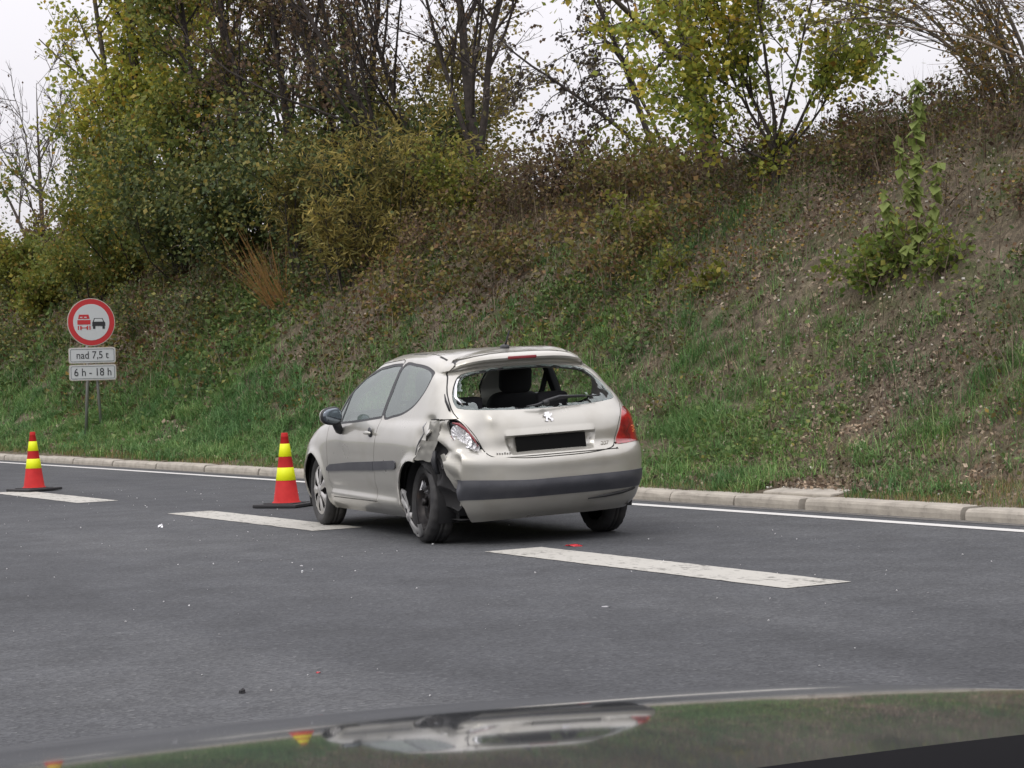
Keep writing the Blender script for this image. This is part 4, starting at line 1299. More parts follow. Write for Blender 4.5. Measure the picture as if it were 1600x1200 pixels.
class Skel:
    def __init__(self, seed):
        self.r = np.random.default_rng(seed); self.lines = []; self.tips = []
    def grow(self, p, d, length, rad, level, cfg):
        r = self.r; c = cfg[level]
        n = c.get('seg', 6)
        pts = [p.copy()]; rads = [rad]
        step = length / n
        d = d / np.linalg.norm(d)
        for i in range(n):
            d = d + r.normal(0, c.get('wob', .12), 3) + np.array([0, 0, c.get('up', .05)])
            if 'pull' in c: d = d + np.array(c['pull'])
            d /= np.linalg.norm(d)
            p = p + d * step
            pts.append(p.copy()); rads.append(rad * (1 - (i + 1) / n * (1 - c.get('tip', .3))))
        self.lines.append((np.array(pts), np.array(rads), level))
        pts = np.array(pts)
        if c.get('leaf', 0) > 0:
            m = r.poisson(c['leaf'] * length)
            t = r.uniform(c.get('leaf_from', .25), 1, m) * n
            i0 = np.minimum(t.astype(int), n - 1); fr = (t - i0)[:, None]
            q = pts[i0] * (1 - fr) + pts[i0 + 1] * fr
            q = q + r.normal(0, c.get('spread', .08), q.shape)
            dd = (pts[i0 + 1] - pts[i0]) / step + r.normal(0, .8, q.shape) + np.array([0, 0, -.35])
            self.tips.append((q, dd))
        if level + 1 < len(cfg):
            nb = r.poisson(c['kids']) if c.get('poisson', True) else c['kids']
            for _ in range(max(nb, c.get('min', 1))):
                t = r.uniform(c.get('from', .25), 1.0) * n
                i0 = min(int(t), n - 1); fr = t - i0
                q = pts[i0] * (1 - fr) + pts[i0 + 1] * fr
                ax = (pts[i0 + 1] - pts[i0]); ax /= np.linalg.norm(ax)
                rnd = r.normal(size=3); rnd -= ax * (rnd @ ax); rnd /= np.linalg.norm(rnd)
                an = r.normal(c.get('ang', .75), .15)
                nd = ax * math.cos(an) + rnd * math.sin(an)
                rr_ = rads[i0] * r.uniform(.35, .6)
                ln = length * r.uniform(*c.get('ratio', (.4, .65))) * (1 - .45 * t / n)
                self.grow(q, nd, ln, max(rr_, c.get('rmin', .003)), level + 1, cfg)
    def wood(self, sides=(8, 5, 3, 3, 3)):
        Vs, Fs, o = [], [], 0
        for pts, rads, lv in self.lines:
            k = sides[min(lv, len(sides) - 1)]; n = len(pts)
            t = np.gradient(pts, axis=0); t /= np.maximum(np.linalg.norm(t, axis=1, keepdims=True), 1e-9)
            ref = np.array([.3, .9, .1]) if abs(t[0, 2]) > .8 else np.array([0, 0, 1.])
            x = np.cross(t, ref); x /= np.maximum(np.linalg.norm(x, axis=1, keepdims=True), 1e-9); y = np.cross(t, x)
            a = np.arange(k) * 2 * np.pi / k
            ring = pts[:, None] + (x[:, None] * np.cos(a)[None, :, None] + y[:, None] * np.sin(a)[None, :, None]) * rads[:, None, None]
            Vs.append(ring.reshape(-1, 3))
            i, j = np.meshgrid(np.arange(n - 1), np.arange(k), indexing='ij')
            Fs.append(np.stack([o + i*k+j, o + i*k+(j+1) % k, o + (i+1)*k+(j+1) % k, o + (i+1)*k+j], -1).reshape(-1, 4)); o += n * k
        return np.concatenate(Vs), np.concatenate(Fs)
    def leaves(self, tpl, size, jitter=.5):
        if not self.tips: return None
        P = np.concatenate([a for a, _ in self.tips]); D = np.concatenate([b_ for _, b_ in self.tips])
        S = size * self.r.uniform(1 - jitter, 1 + jitter, len(P))
        return scatter(tpl, P, frames(D, self.r), S)

def tree(name, label, x, y, seed, stems, cfg, bark, leafm, tpl, lsize, group="trees along the bank top", cat="tree", zoff=-.1, sides=(8, 6, 4, 3, 3)):
    """stems: list of (direction, length, radius, base offset)."""
    z = float(bank_z(x, y)) + zoff
    t = thing(name, label, cat, (x, y, z), 0, group)
    sk = Skel(seed)
    for d, ln, rad, off in stems:
        sk.grow(np.array(off, float), np.array(d, float), ln, rad, 0, cfg)
    V, F = sk.wood(sides)
    obj("trunk" if cat == "tree" else "stems", mesh_from(name + "_wood", V, F), bark, t)
    lv = sk.leaves(tpl, lsize)
    nl = 0
    if lv is not None:
        obj("crown" if cat == "tree" else "foliage", mesh_from(name + "_leaves", lv[0], lv[1], smooth=False), leafm, t)
        nl = len(lv[1])
    return t, len(V), nl

CFG_POP = [dict(seg=10, wob=.03, up=.05, kids=30, ang=.8, ratio=(.17, .32), **{'from': .12}), dict(seg=6, wob=.10, up=.10, kids=7, ang=.7, ratio=(.4, .7), leaf=5, rmin=.01),
           dict(seg=5, wob=.14, up=.04, kids=3, ang=.7, leaf=15, spread=.14, ratio=(.45, .7), rmin=.006), dict(seg=2, wob=.2, up=-.02, leaf=29, spread=.17, leaf_from=.1, rmin=.003)]
def cfg_bush(k1=9, k2=6, leaf=30, spread=.12, up=.02, wob=.2):
    return [dict(seg=5, wob=wob, up=up, kids=k1, ang=.7, ratio=(.4, .7), leaf=leaf * .3, spread=spread, **{'from': .1}), dict(seg=4, wob=wob, up=up, kids=k2, ang=.8, ratio=(.4, .7), leaf=leaf, spread=spread, leaf_from=.0, rmin=.004),
            dict(seg=3, wob=.25, up=-.02, leaf=leaf * 1.4, spread=spread * 1.2, leaf_from=0, rmin=.003)]
CFG_BARE = [dict(seg=9, wob=.05, up=.03, tip=.06, kids=11, ang=.6, ratio=(.4, .65), **{'from': .15}), dict(seg=7, wob=.10, up=.05, kids=7, ang=.6, ratio=(.35, .6), rmin=.008),
            dict(seg=5, wob=.14, up=.02, kids=6, ang=.6, leaf=1.2, ratio=(.4, .8), rmin=.006), dict(seg=4, wob=.16, up=.0, leaf=2.2, spread=.04, rmin=.0045)]
def fan(r, n, ln, rad, spread, base=.15, lean_=(0, 0), lj=.25):
    out = []
    for _ in range(n):
        a = r.uniform(0, 6.283); s = abs(r.normal(0, spread))
        out.append(((math.cos(a) * s + lean_[0], math.sin(a) * s + lean_[1], 1), ln * r.uniform(1 - lj, 1 + lj), rad * r.uniform(.6, 1.2), (math.cos(a) * base * r.uniform(0, 1), math.sin(a) * base * r.uniform(0, 1), 0)))
    return out
vr = np.random.default_rng(11)
STAT = []
T_ = lambda *a, **k: STAT.append((a[0],) + tree(*a, **k)[1:])

# tall leafy trees on the left
T_("poplar_tree", "tall yellow-green poplar above the overtaking sign", 17.0, 47.2, 1, [((.02, -.02, 1), 12.5, .17, (0, 0, 0)), ((-.14, .16, 1), 10.5, .10, (.3, .3, 0)), ((.10, -.12, 1), 10.5, .09, (.2, -.3, 0))], CFG_POP, M_BARK, L_POP, LEAF_DIAM, .125)
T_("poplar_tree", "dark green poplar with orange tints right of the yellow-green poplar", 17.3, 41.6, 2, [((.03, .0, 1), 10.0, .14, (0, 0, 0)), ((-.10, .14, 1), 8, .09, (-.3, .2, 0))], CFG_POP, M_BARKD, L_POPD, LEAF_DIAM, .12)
# brown thin trees between poplar and bare trees
CFG_THIN = [dict(seg=9, wob=.04, up=.04, kids=14, ang=.45, ratio=(.22, .42), **{'from': .15}), dict(seg=6, wob=.10, up=.07, kids=6, ang=.5, ratio=(.4, .7), leaf=2, rmin=.007),
            dict(seg=5, wob=.14, up=.02, kids=3, ang=.6, leaf=7, spread=.12, ratio=(.4, .7), rmin=.005), dict(seg=2, wob=.18, up=.0, leaf=10, spread=.10, rmin=.003)]
T_("rusty_tree", "thin brown-leaved tree right of the poplars", 17.6, 39.5, 4, fan(vr, 5, 8.0, .07, .13, .4), CFG_THIN, M_BARKD, L_RUST, LEAF_DIAM, .095)
T_("rusty_tree", "bushy rust-brown tree left of the bare forked trunk", 17.8, 36.3, 5, fan(vr, 5, 7.5, .07, .15, .4, (-.05, .05)), CFG_THIN, M_BARKD, L_RUST, LEAF_DIAM, .09)
# bare trees with forked trunks
T_("bare_tree", "nearly bare dark tree with a forked trunk behind the bush at the car roof", 17.7, 31.4, 6, [((-.03, .02, 1), 8.5, .125, (0, 0, 0)), ((.16, -.1, 1), 6.0, .075, (.05, -.03, 1.2)), ((-.2, .3, 1), 5.5, .06, (0, 0, .8))], CFG_BARE, M_BARKD, L_RUST, LEAF_DIAM, .08)
T_("bare_tree", "many-stemmed bare tree leaning left beside the forked trunk", 17.9, 33.6, 7, [((-.32, .42, 1), 8.5, .085, (0, 0, 0)), ((-.12, .2, 1), 8, .075, (.1, 0, 0)), ((-.45, .6, 1), 7.5, .06, (0, .2, 0)), ((.05, -.1, 1), 6.5, .05, (.2, -.2, 0))],
   [dict(CFG_BARE[0], kids=10), CFG_BARE[1], dict(CFG_BARE[2], leaf=3, spread=.08), dict(CFG_BARE[3], leaf=4.5, spread=.08)], M_BARKD, L_RUST, LEAF_DIAM, .08)
T_("bare_tree", "leafless tree far left against the sky", 19.5, 63.0, 8, [((.0, .02, 1), 7.0, .12, (0, 0, 0)), ((-.35, .2, 1), 5.5, .08, (0, 0, .5)), ((.3, -.2, 1), 5.0, .07, (0, 0, .8))], [dict(CFG_BARE[0], kids=11, up=.05), dict(CFG_BARE[1], rmin=.014), dict(CFG_BARE[2], leaf=0, rmin=.009), dict(CFG_BARE[3], leaf=.6, rmin=.007)], M_BARK, L_RUST, LEAF_DIAM, .09)
T_("bare_tree", "thin leafless saplings just left of the poplar clump", 19.0, 57.0, 9, fan(vr, 7, 5.0, .04, .12, .8), [dict(CFG_BARE[0], kids=7, up=.05), dict(CFG_BARE[1], rmin=.008), dict(CFG_BARE[2], leaf=0, rmin=.006)], M_BARK, L_RUST, LEAF_DIAM, .09)
# right side trees
CFG_POPR = [dict(seg=10, wob=.03, up=.02, kids=15, ang=1.0, ratio=(.30, .46), **{'from': .16}), dict(seg=6, wob=.12, up=.04, kids=6, ang=.7, ratio=(.4, .65), leaf=2, rmin=.01),
            dict(seg=5, wob=.16, up=.0, kids=4, ang=.7, leaf=20, spread=.12, ratio=(.45, .7), rmin=.006), dict(seg=4, wob=.2, up=-.05, leaf=34, spread=.12, leaf_from=.1, rmin=.0035)]
T_("poplar_tree", "thick-trunked leaning poplar with sparse yellow-green leaves on the crest", 17.8, 24.3, 10, [((-.10, .13, 1), 8.5, .155, (0, 0, 0))], CFG_POPR, M_BARK, L_POP, LEAF_BROAD, .10)
CFG_YNG = [dict(seg=8, wob=.09, up=.06, kids=12, ang=.6, ratio=(.32, .6), leaf=4, tip=.15, **{'from': .12}), dict(seg=5, wob=.15, up=.05, kids=6, ang=.6, ratio=(.4, .65), leaf=22, spread=.09, rmin=.005),
           dict(seg=4, wob=.18, up=.02, kids=3, ang=.6, leaf=24, spread=.12, rmin=.003), dict(seg=2, wob=.2, leaf=26, spread=.10, rmin=.0025)]
T_("young_tree", "short-trunked young tree spreading in a V with yellow-green leaves", 16.4, 21.0, 12, [((.02, 0, 1), .75, .09, (0, 0, 0)), ((-.65, .5, 1), 2.7, .026, (0, 0, .5)), ((-.25, .3, 1), 3.3, .03, (0, 0, .6)), ((.12, -.1, 1), 3.5, .03, (0, 0, .65)), ((.6, -.45, 1), 3.1, .026, (0, 0, .5)), ((.95, -.75, .8), 2.4, .02, (0, 0, .45)), ((-.8, .7, .6), 2.0, .018, (0, 0, .4)), ((.3, .1, 1), 3.4, .024, (0, 0, .6))], CFG_YNG, M_BARKD, L_POP, LEAF_DIAM, .085)
# hanging creeper mass left of the poplar
CFG_HANG = [dict(seg=9, wob=.08, up=-.02, kids=22, ang=.9, ratio=(.25, .5), **{'from': .3}), dict(seg=6, wob=.12, up=-.16, kids=4, ang=.5, ratio=(.4, .7), leaf=14, spread=.05, rmin=.006), dict(seg=5, wob=.12, up=-.2, leaf=20, spread=.05, rmin=.004)]
L_WITHER = leaf_mat("withered_leaf", [(0, (.035, .03, .028)), (.7, (.07, .055, .045)), (1, (.12, .11, .04))], .25)
T_("bare_tree", "bent bare tree hung with withered creeper left of the leaning poplar", 18.3, 26.2, 13, [((-.42, .62, 1), 4.6, .06, (0, 0, 0)), ((-.55, .9, .75), 3.6, .04, (0, 0, .4)), ((-.2, .5, 1), 4.2, .035, (.1, 0, .3))], CFG_HANG, M_BARKD, L_WITHER, LEAF_DIAM, .07)
CFG_ARCH = [dict(seg=9, wob=.05, up=-.05, kids=10, ang=.5, ratio=(.4, .7), pull=(-.035, .04, 0), **{'from': .2}), dict(seg=7, wob=.10, up=-.06, kids=5, ang=.5, ratio=(.4, .7), pull=(-.03, .04, 0), rmin=.004), dict(seg=3, wob=.12, up=-.03, leaf=2.0, spread=.03, rmin=.003)]
T_("bare_shrub", "bare arching shrub at the upper right corner", 17.4, 17.4, 14, fan(vr, 12, 3.4, .028, .28, .5, (-.15, .2)), CFG_ARCH, M_BARK, L_WITHER, LEAF_DIAM, .06, group="shrubs on the bank", cat="shrub")
T_("bare_shrub", "leafless brown shrub at the right edge of the crest", 16.9, 15.6, 15, fan(vr, 14, 2.6, .022, .35, .5, (-.05, .1)), CFG_ARCH, M_DEAD, L_WITHER, LEAF_DIAM, .055, group="shrubs on the bank", cat="shrub")
T_("autumn_shrub", "orange-tinted leafy shrub among bare stems at upper right", 16.9, 17.3, 16, fan(vr, 8, 1.3, .016, .3, .3), cfg_bush(6, 4, 16, .06), M_DEAD, leaf_mat("orange_leaf", [(0, (.07, .07, .025)), (.6, (.11, .09, .03)), (1, (.22, .12, .03))], .4), LEAF_DIAM, .055, group="shrubs on the bank", cat="shrub")
# dark shrubs under the left trees
for k, (x, y, h, n, lab, lm, ls, nm) in enumerate([
    (16.3, 42.6, 2.8, 11, "dark green ivy-grown shrub at the foot of the poplars", L_DARK, .10, "dark_shrub"),
    (16.5, 39.2, 3.0, 12, "dark shadowy shrub behind the orange stems", L_DARK, .10, "dark_shrub"),
    (16.6, 46.5, 2.9, 11, "olive shrub left of the dark ivy shrub", L_POPD, .10, "olive_shrub"),
    (16.9, 35.8, 2.8, 12, "dark shrub behind the yellow willow bushes", L_DARK, .09, "dark_shrub"),
    (17.8, 57.5, 2.0, 10, "brown-green shrub under the leafless tree at far left", L_RUST, .11, "brown_shrub"),
    (17.0, 62.0, 1.8, 9, "dark shrub at the left edge of the photo", L_DARK, .11, "dark_shrub"),
    (16.9, 33.2, 2.2, 10, "dark tangle under the leaning bare tree", L_DARK, .085, "dark_shrub"),
    (17.2, 30.2, 1.35, 9, "green and yellow leafy bush at the foot of the forked trunk", L_YELB, .075, "leafy_bush"),
    (16.2, 54.0, 1.7, 9, "yellow-green bramble mound behind the sign", L_YELB, .10, "bramble_bush"),
    (15.3, 50.3, 1.3, 9, "pale yellow-green bramble mound left of the sign", L_YELB, .10, "bramble_bush"),
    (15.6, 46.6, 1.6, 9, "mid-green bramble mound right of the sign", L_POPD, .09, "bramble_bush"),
    (15.9, 58.5, 1.9, 9, "shaded bramble mound at far left", L_DARK, .10, "bramble_bush"),
    (18.3, 38.0, 2.6, 9, "tall rust-and-olive shrub behind the dark shadowy one", L_RUST, .10, "rusty_shrub"),
    (18.4, 34.8, 3.2, 11, "tall olive-brown shrub behind the leaning bare tree", L_WILLOW, .085, "olive_shrub"),
    (18.2, 50.5, 2.4, 9, "yellow-green shrub at the left foot of the tall poplar", L_YELB, .11, "leafy_shrub"),
    (17.5, 27.6, .9, 8, "low rust-coloured bush on the crest right of the forked trunk", L_RUST, .07, "rusty_bush"),
    (17.4, 25.3, .8, 7, "low green bush with orange top beside the leaning poplar", L_YELB, .065, "leafy_bush"),
]):
    T_(nm, lab, x, y, 30 + k, fan(vr, n, h, .022, .42, .5, lj=.35), cfg_bush(8, 5, 26, .14), M_BARKD, lm, LEAF_DIAM, ls, group="shrubs on the bank", cat="shrub")
# willow bushes
for k, (x, y, h, lab) in enumerate([(15.8, 34.8, 2.2, "yellow narrow-leaved willow bush beside the orange stems"), (16.2, 32.0, 2.0, "brownish yellow willow bush above the car's left side"), (15.5, 32.2, 1.25, "low drooping willow bush in front of the taller ones")]):
    T_("willow_bush", lab, x, y, 60 + k, fan(vr, 14, h, .018, .30, .5), [dict(seg=6, wob=.08, up=.02, kids=9, ang=.5, ratio=(.35, .6), leaf=8, spread=.05, **{'from': .2}), dict(seg=5, wob=.14, up=-.02, kids=4, ang=.6, leaf=18, spread=.07, rmin=.004), dict(seg=4, wob=.16, up=-.06, leaf=26, spread=.06, leaf_from=0, rmin=.003)], M_BARKD, L_WILLOW, LEAF_NARROW, .135, group="shrubs on the bank", cat="shrub")
# scrub over the upper slope: one tangled mass nobody could count
def thicket(name, label, spots, seed, leafm, lsize, tpl=LEAF_DIAM, leafd=24, twigm=M_DEAD):
    sk = Skel(seed)
    for x, y, h in spots:
        z = float(bank_z(x, y)) - .05
        for d, ln, rad, off in fan(sk.r, 5, h, .010, .55, .45 * h + .15, lj=.4):
            sk.grow(np.array((x + off[0], y + off[1], z)), np.array(d, float), ln, rad, 0, [dict(c_, seg=n_) for c_, n_ in zip(cfg_bush(4, 3, leafd, .09 * min(1.4, .6 + h)), (3, 2, 2))])
    V, F = sk.wood((3, 3, 3))
    root = bpy.data.objects.new(name, None); link(root); tag(root, label, "scrub", kind="stuff")
    o = obj("twigs", mesh_from(name + "_twigs", V, F), twigm, root); o["kind"] = "stuff"
    lv = sk.leaves(tpl, lsize, .45)
    o = obj("leaves", mesh_from(name + "_leaves", lv[0], lv[1], smooth=False), leafm, root); o["kind"] = "stuff"
tr_ = np.random.default_rng(77)
def spots(n, y0, y1, x0, x1, h0, h1):
    out = [(tr_.uniform(x0, x1), y0 * (y1 / y0) ** tr_.uniform(), tr_.uniform(h0, h1)) for _ in range(n)]
    keep = lambda x, y: not any(abs(math.atan2(x, y) - math.atan2(a, b_)) < w_ and x < a + .3 for a, b_, w_ in ((16.4, 21.0, .03), (15.1, 34.4, .03), (14.5, 16.15, .03)))   # young tree, orange stems, sapling stand clear
    return [s_ for s_ in out if keep(s_[0], s_[1])]
L_SCRUB = leaf_mat("scrub_leaf", [(0, (.05, .06, .02)), (.35, (.10, .10, .03)), (.6, (.15, .12, .04)), (.8, (.12, .075, .04)), (1, (.08, .05, .035))], .3, ((.6, .62, .6), (1.25, 1.15, 1.0)), .7)
thicket("olive_scrub", "olive and yellow scrub tangled over the middle of the slope", spots(30, 22, 40, 14.6, 17.2, .45, .95) + spots(12, 19, 24, 15.2, 17.0, .35, .65), 201, L_SCRUB, .075)
thicket("rusty_scrub", "rust-brown scrub along the crest and upper right slope", spots(24, 20, 31, 15.8, 17.7, .4, .8) + spots(30, 12.5, 21, 16.2, 17.8, .22, .5), 202, L_RUST, .062, leafd=17)
thicket("green_scrub", "dark green scrub at the foot of the trees on the left slope", spots(30, 32, 60, 13.8, 16.4, .5, 1.1), 203, L_DARK, .075, leafd=20)
thicket("weed_scrub", "straggly brown weeds among the bare soil of the right slope", spots(40, 11.5, 20, 12.6, 15.6, .16, .36) + spots(46, 11.5, 20, 15.0, 17.4, .25, .6), 204, L_BRAM, .045, leafd=14)
# fan of bare orange stems
T_("orange_stem_shrub", "fan of bare orange stems leaning left on the bank", 15.1, 34.4, 70, fan(vr, 64, 1.35, .008, .42, .25, (-.42, .5), .5), [dict(seg=5, wob=.04, up=.02, kids=1.2, ang=.25, ratio=(.3, .5), min=0, **{'from': .3}), dict(seg=3, wob=.08, rmin=.003)], M_TWIG, L_YELB, LEAF_DIAM, .05, group="shrubs on the bank", cat="shrub", sides=(4, 3))
# low broad-leaved plants and the shrubs on the right of the slope
for k, (x, y, h, n, lab, lm, ls) in enumerate([
    (14.5, 20.3, .42, 5, "small broad-leaved bush low on the slope above the car's tail", L_YELB, .075),
    (14.9, 21.4, .45, 6, "yellowing low bush left of the broad-leaved one", L_YELB, .06),
    (14.45, 16.75, .66, 7, "green leafy shrub left of the tall sapling", L_YOUNG, .065),
    (14.42, 15.75, .42, 5, "green leafy shrub right of the tall sapling's foot", L_YOUNG, .065),
    (14.75, 16.6, .6, 5, "thin green shrub behind the tall sapling", L_YOUNG, .06),
    (15.6, 22.9, .6, 7, "green-yellow bush halfway up the slope", L_YELB, .06),
    (14.9, 13.9, .55, 8, "green bramble at the right edge of the slope", L_YOUNG, .05),
    (14.2, 13.6, .40, 7, "low green bramble near the right edge", L_YOUNG, .05),
]):
    T_("low_bush", lab, x, y, 80 + k, fan(vr, n, h, .010, .40, .25), cfg_bush(5, 4, 26, .05), M_DEAD, lm, LEAF_BROAD, ls, group="low bushes on the slope", cat="bush")

# the tall sapling: big leaves, each one its own piece
sx, sy = 14.48, 16.15
sap = thing("sapling", "tall slender sapling with large pale green leaves on the right slope", "sapling", (sx, sy, float(bank_z(sx, sy)) - .03), 0)
sr = random.Random(5)
stem = [(0, 0, 0), (.01, .0, .4), (-.01, .02, .85), (.02, .0, 1.3), (.03, -.01, 1.75), (.035, -.02, 2.15)]
sideb = [[(0, 0, .15), (-.2, .14, .5), (-.30, .2, 1.0)], [(0, 0, .3), (.14, -.1, .75), (.20, -.15, 1.25)], [(0, 0, .7), (-.12, .08, 1.1), (-.15, .1, 1.55)]]
V, F = join_vf([tube(stem, [.014, .012, .010, .008, .006, .002], 6)] + [tube(b_, [.007, .005, .002], 5) for b_ in sideb])
vf_obj("stem", (V, F), M_DEAD, sap)
L_SAP = leaf_mat('sapling_leaf', [(0, (.11, .145, .04)), (.5, (.165, .20, .06)), (1, (.25, .255, .09))], .4, ((.75, .85, .8), (1.2, 1.1, 1)), 3.0)
LEAF_ME = [mesh_from("sapling_leaf", LEAF_BROAD[0] * s, [tuple(int(i) for i in f) for f in LEAF_BROAD[1]], smooth=False) for s in (.105, .135, .165)]
for m_ in LEAF_ME: m_.materials.append(L_SAP)
for path, n in ((stem, 120), (sideb[0], 34), (sideb[1], 32), (sideb[2], 30)):
    for k in range(n):
        t = sr.uniform(.12 if path is stem else .2, 1) * (len(path) - 1); i = min(int(t), len(path) - 2); f = t - i
        p = Vector(path[i]).lerp(Vector(path[i + 1]), f)
        a = sr.uniform(0, 6.283)
        o = obj("leaf", LEAF_ME[sr.randrange(3)], None, sap)
        o.location = p
        o.rotation_euler = (sr.uniform(-1.35, -.35), sr.uniform(-.4, .4), a)

# ---- ground cover: nobody could count these
def cover(name, label, cat, VF, m):
    o = obj(name, mesh_from(name, VF[0], VF[1], smooth=False), m)
    return tag(o, label, cat, kind="stuff")
def pts_on_bank(n, x0, x1, y0, y1, dens, r):
    """rejection sampling by dens(x, y) in 0..1; nearer ground gets more samples"""
    u = r.uniform(0, 1, n)
    y = y0 * (y1 / y0) ** u
    x = r.uniform(x0, x1, n)
    k = r.uniform(0, 1, n) < dens(x, y)
    x, y = x[k], y[k]
    return np.stack([x, y, bank_z(x, y)], 1)
gr_ = np.random.default_rng(21)
def gmask(x, y):
    """where green grass grows: lower slope, in patches"""
    h = (x - 11.0) / 6.5
    n = rough2(x * 1.3 + 3, y * 1.3) * .9 + rough2(x * 3.3, y * 3.3 + 7) * .5
    left = np.clip((y - 20) / 6, 0, 1)
    base = np.where(h < .10, .55, np.clip(1.15 - 1.9 * h + .35 * left * (h < .6), 0, 1) * (.40 + .5 * left))
    bare = np.exp(-((y - 13.2) / 3.2) ** 2) * (h > .10) * .25
    return np.clip(base - bare + n * 1.0, 0, 1) * ~((x < 11.62) & (y > 13.3) & (y < 14.65))
def blades(P, length, width, r, lean_amt=.7, segs=3):
    n = len(P)
    a = r.uniform(0, 6.283, n); ln = length * r.uniform(.55, 1.3, n)
    d = np.stack([np.cos(a), np.sin(a), np.zeros(n)], 1); s = np.stack([-np.sin(a), np.cos(a), np.zeros(n)], 1)
    k = lean_amt * r.uniform(.3, 1.3, n)
    Vl = []
    for i in range(segs + 1):
        t = i / segs
        c = P + d * (ln * k * t ** 1.7)[:, None] * .8
        c[:, 2] += ln * (t - .45 * k * t ** 2.2)
        w = (np.broadcast_to(np.asarray(width, float), (n,)) * (1 - t ** 1.5) + .0006)[:, None]
        Vl.append(c - s * w / 2); Vl.append(c + s * w / 2)
    V = np.stack(Vl, 1)
    F = np.array([(2*i, 2*i+1, 2*i+3, 2*i+2) for i in range(segs)])
    FF = (F[None] + (np.arange(n) * 2 * (segs + 1))[:, None, None]).reshape(-1, 4)
    return V.reshape(-1, 3), FF
M_GRASS = leaf_mat("grass_blade", [(0, (.045, .098, .03)), (.5, (.08, .165, .052)), (.85, (.13, .22, .082)), (1, (.23, .215, .12))], .3, ((.6, .7, .7), (1.35, 1.25, 1.05)), .8)
M_DRYG = leaf_mat("dry_grass_blade", [(0, (.10, .078, .052)), (.5, (.175, .142, .092)), (.85, (.25, .21, .135)), (1, (.10, .11, .05))], .25, ((.7, .68, .65), (1.15, 1.1, 1.05)), .8)
def tufts(n, x0, x1, y0, y1, dens, per, spread, length, width, r):
    T = pts_on_bank(n, x0, x1, y0, y1, dens, r)
    P = np.repeat(T, per, 0); P = P + np.concatenate([r.normal(0, spread, (len(P), 2)), np.zeros((len(P), 1))], 1)
    P[:, 2] = bank_z(P[:, 0], P[:, 1]) - .01
    sc_ = np.repeat(r.uniform(.6, 1.25, len(T)), per)
    return P, sc_
P, sc_ = tufts(20000, 11.05, 16.3, 8.5, 62, gmask, 12, .05, .2, .007, gr_)
far = np.clip(P[:, 1] / 22, .8, 2.2)
V, F = blades(P, .20 * sc_ * (.85 + .25 * far), .009 * far, gr_, 1.3, 2)

cover("green_grass", "patchy green grass tufts on the lower slope of the bank", "grass", (V, F), M_GRASS)
def clump_mask(x, y):
    a = np.exp(-((y - 17.5) / 3.2) ** 2) * np.exp(-((x - 12.9) / 1.1) ** 2) * 1.3
    b_ = np.clip((y - 21) / 5, 0, 1) * np.clip((14.4 - x) / 1.3, 0, 1) * 1.2
    return np.clip((a + b_) * (.55 + 1.1 * rough2(x * 1.9 + 11, y * 1.9)), 0, 1) * np.where(x < 11.4, .3, 1)
P, sc_ = tufts(5600, 11.2, 15.2, 10, 50, clump_mask, 34, .06, .3, .01, gr_)
V, F = blades(P, .29 * sc_, .009 * np.clip(P[:, 1] / 19, .85, 2.0), gr_, 1.55)

cover("grass_clumps", "lush bright green grass clumps drooping on the slope beside the car", "grass", (V, F), leaf_mat("lush_blade", [(0, (.06, .118, .042)), (.5, (.10, .19, .068)), (.9, (.155, .25, .105)), (1, (.22, .225, .12))], .35, ((.7, .8, .75), (1.2, 1.1, .95)), .7))
def wmask(x, y):
    return np.clip((rough2(x * 1.5 + 31, y * 1.5 + 8) - .12) * 2.4, 0, 1) * np.where(y > 22, 1, .6)
T = pts_on_bank(9000, 11.6, 15.6, 9.5, 50, wmask, gr_)
P = np.repeat(T, 7, 0); P[:, :2] += gr_.normal(0, .10, (len(P), 2)); P[:, 2] = bank_z(P[:, 0], P[:, 1]) + gr_.uniform(.01, .16, len(P))
D = gr_.normal(size=(len(P), 3)); D[:, 2] = np.abs(D[:, 2]) * .5
V, F = scatter(LEAF_BROAD if False else LEAF_DIAM, P, frames(D, gr_), np.clip(P[:, 1] / 20, .8, 2) * .062 * gr_.uniform(.5, 1.5, len(P)))
cover("weed_patches", "patches of broad-leaved green weeds on the slope", "weeds", (V, F), leaf_mat("weed_leaf", [(0, (.045, .075, .025)), (.5, (.075, .12, .04)), (.85, (.11, .16, .055)), (1, (.17, .16, .05))], .3, ((.65, .75, .7), (1.25, 1.15, 1.0)), .8))
# short verge along the kerb
P = pts_on_bank(40000, 10.97, 11.75, 8.5, 70, lambda x, y: np.clip(.75 + .5 * rough2(x * 2, y * 2), .15, 1) * ~((x < 11.62) & (y > 13.35) & (y < 14.6)), gr_)
V, F = blades(P, .068 * np.clip(P[:, 1] / 20, 1, 1.6), .006 * np.clip(P[:, 1] / 18, .8, 2.5), gr_, .8, 2)
cover("verge_grass", "short mixed green and straw grass along the kerb", "grass", (V, F), leaf_mat("verge_blade", [(0, (.05, .09, .028)), (.48, (.085, .145, .042)), (.60, (.14, .12, .055)), (1, (.20, .165, .09))], .3, ((.75, .9, .7), (1.2, 1.0, .95)), .45))
# dry grass: lower belt right of the car and on the crest
dm = lambda x, y: np.clip(.30 + .55 * rough2(x * 1.7 + 20, y * 1.7) + .5 * (x > 16.3) + .30 * ((x < 12.9) & (y < 20)) + .10 * (y < 20), 0, 1)
P, sc_ = tufts(8500, 11.3, 18.4, 8.5, 48, dm, 7, .05, .2, .005, gr_)
V, F = blades(P, np.where(P[:, 0] > 16.2, .34, .16) * sc_, .0048 * np.clip(P[:, 1] / 18, .8, 2.0), gr_, .7, 2)
cover("dry_grass", "dry straw-coloured grass on the bank", "dry grass", (V, F), M_DRYG)
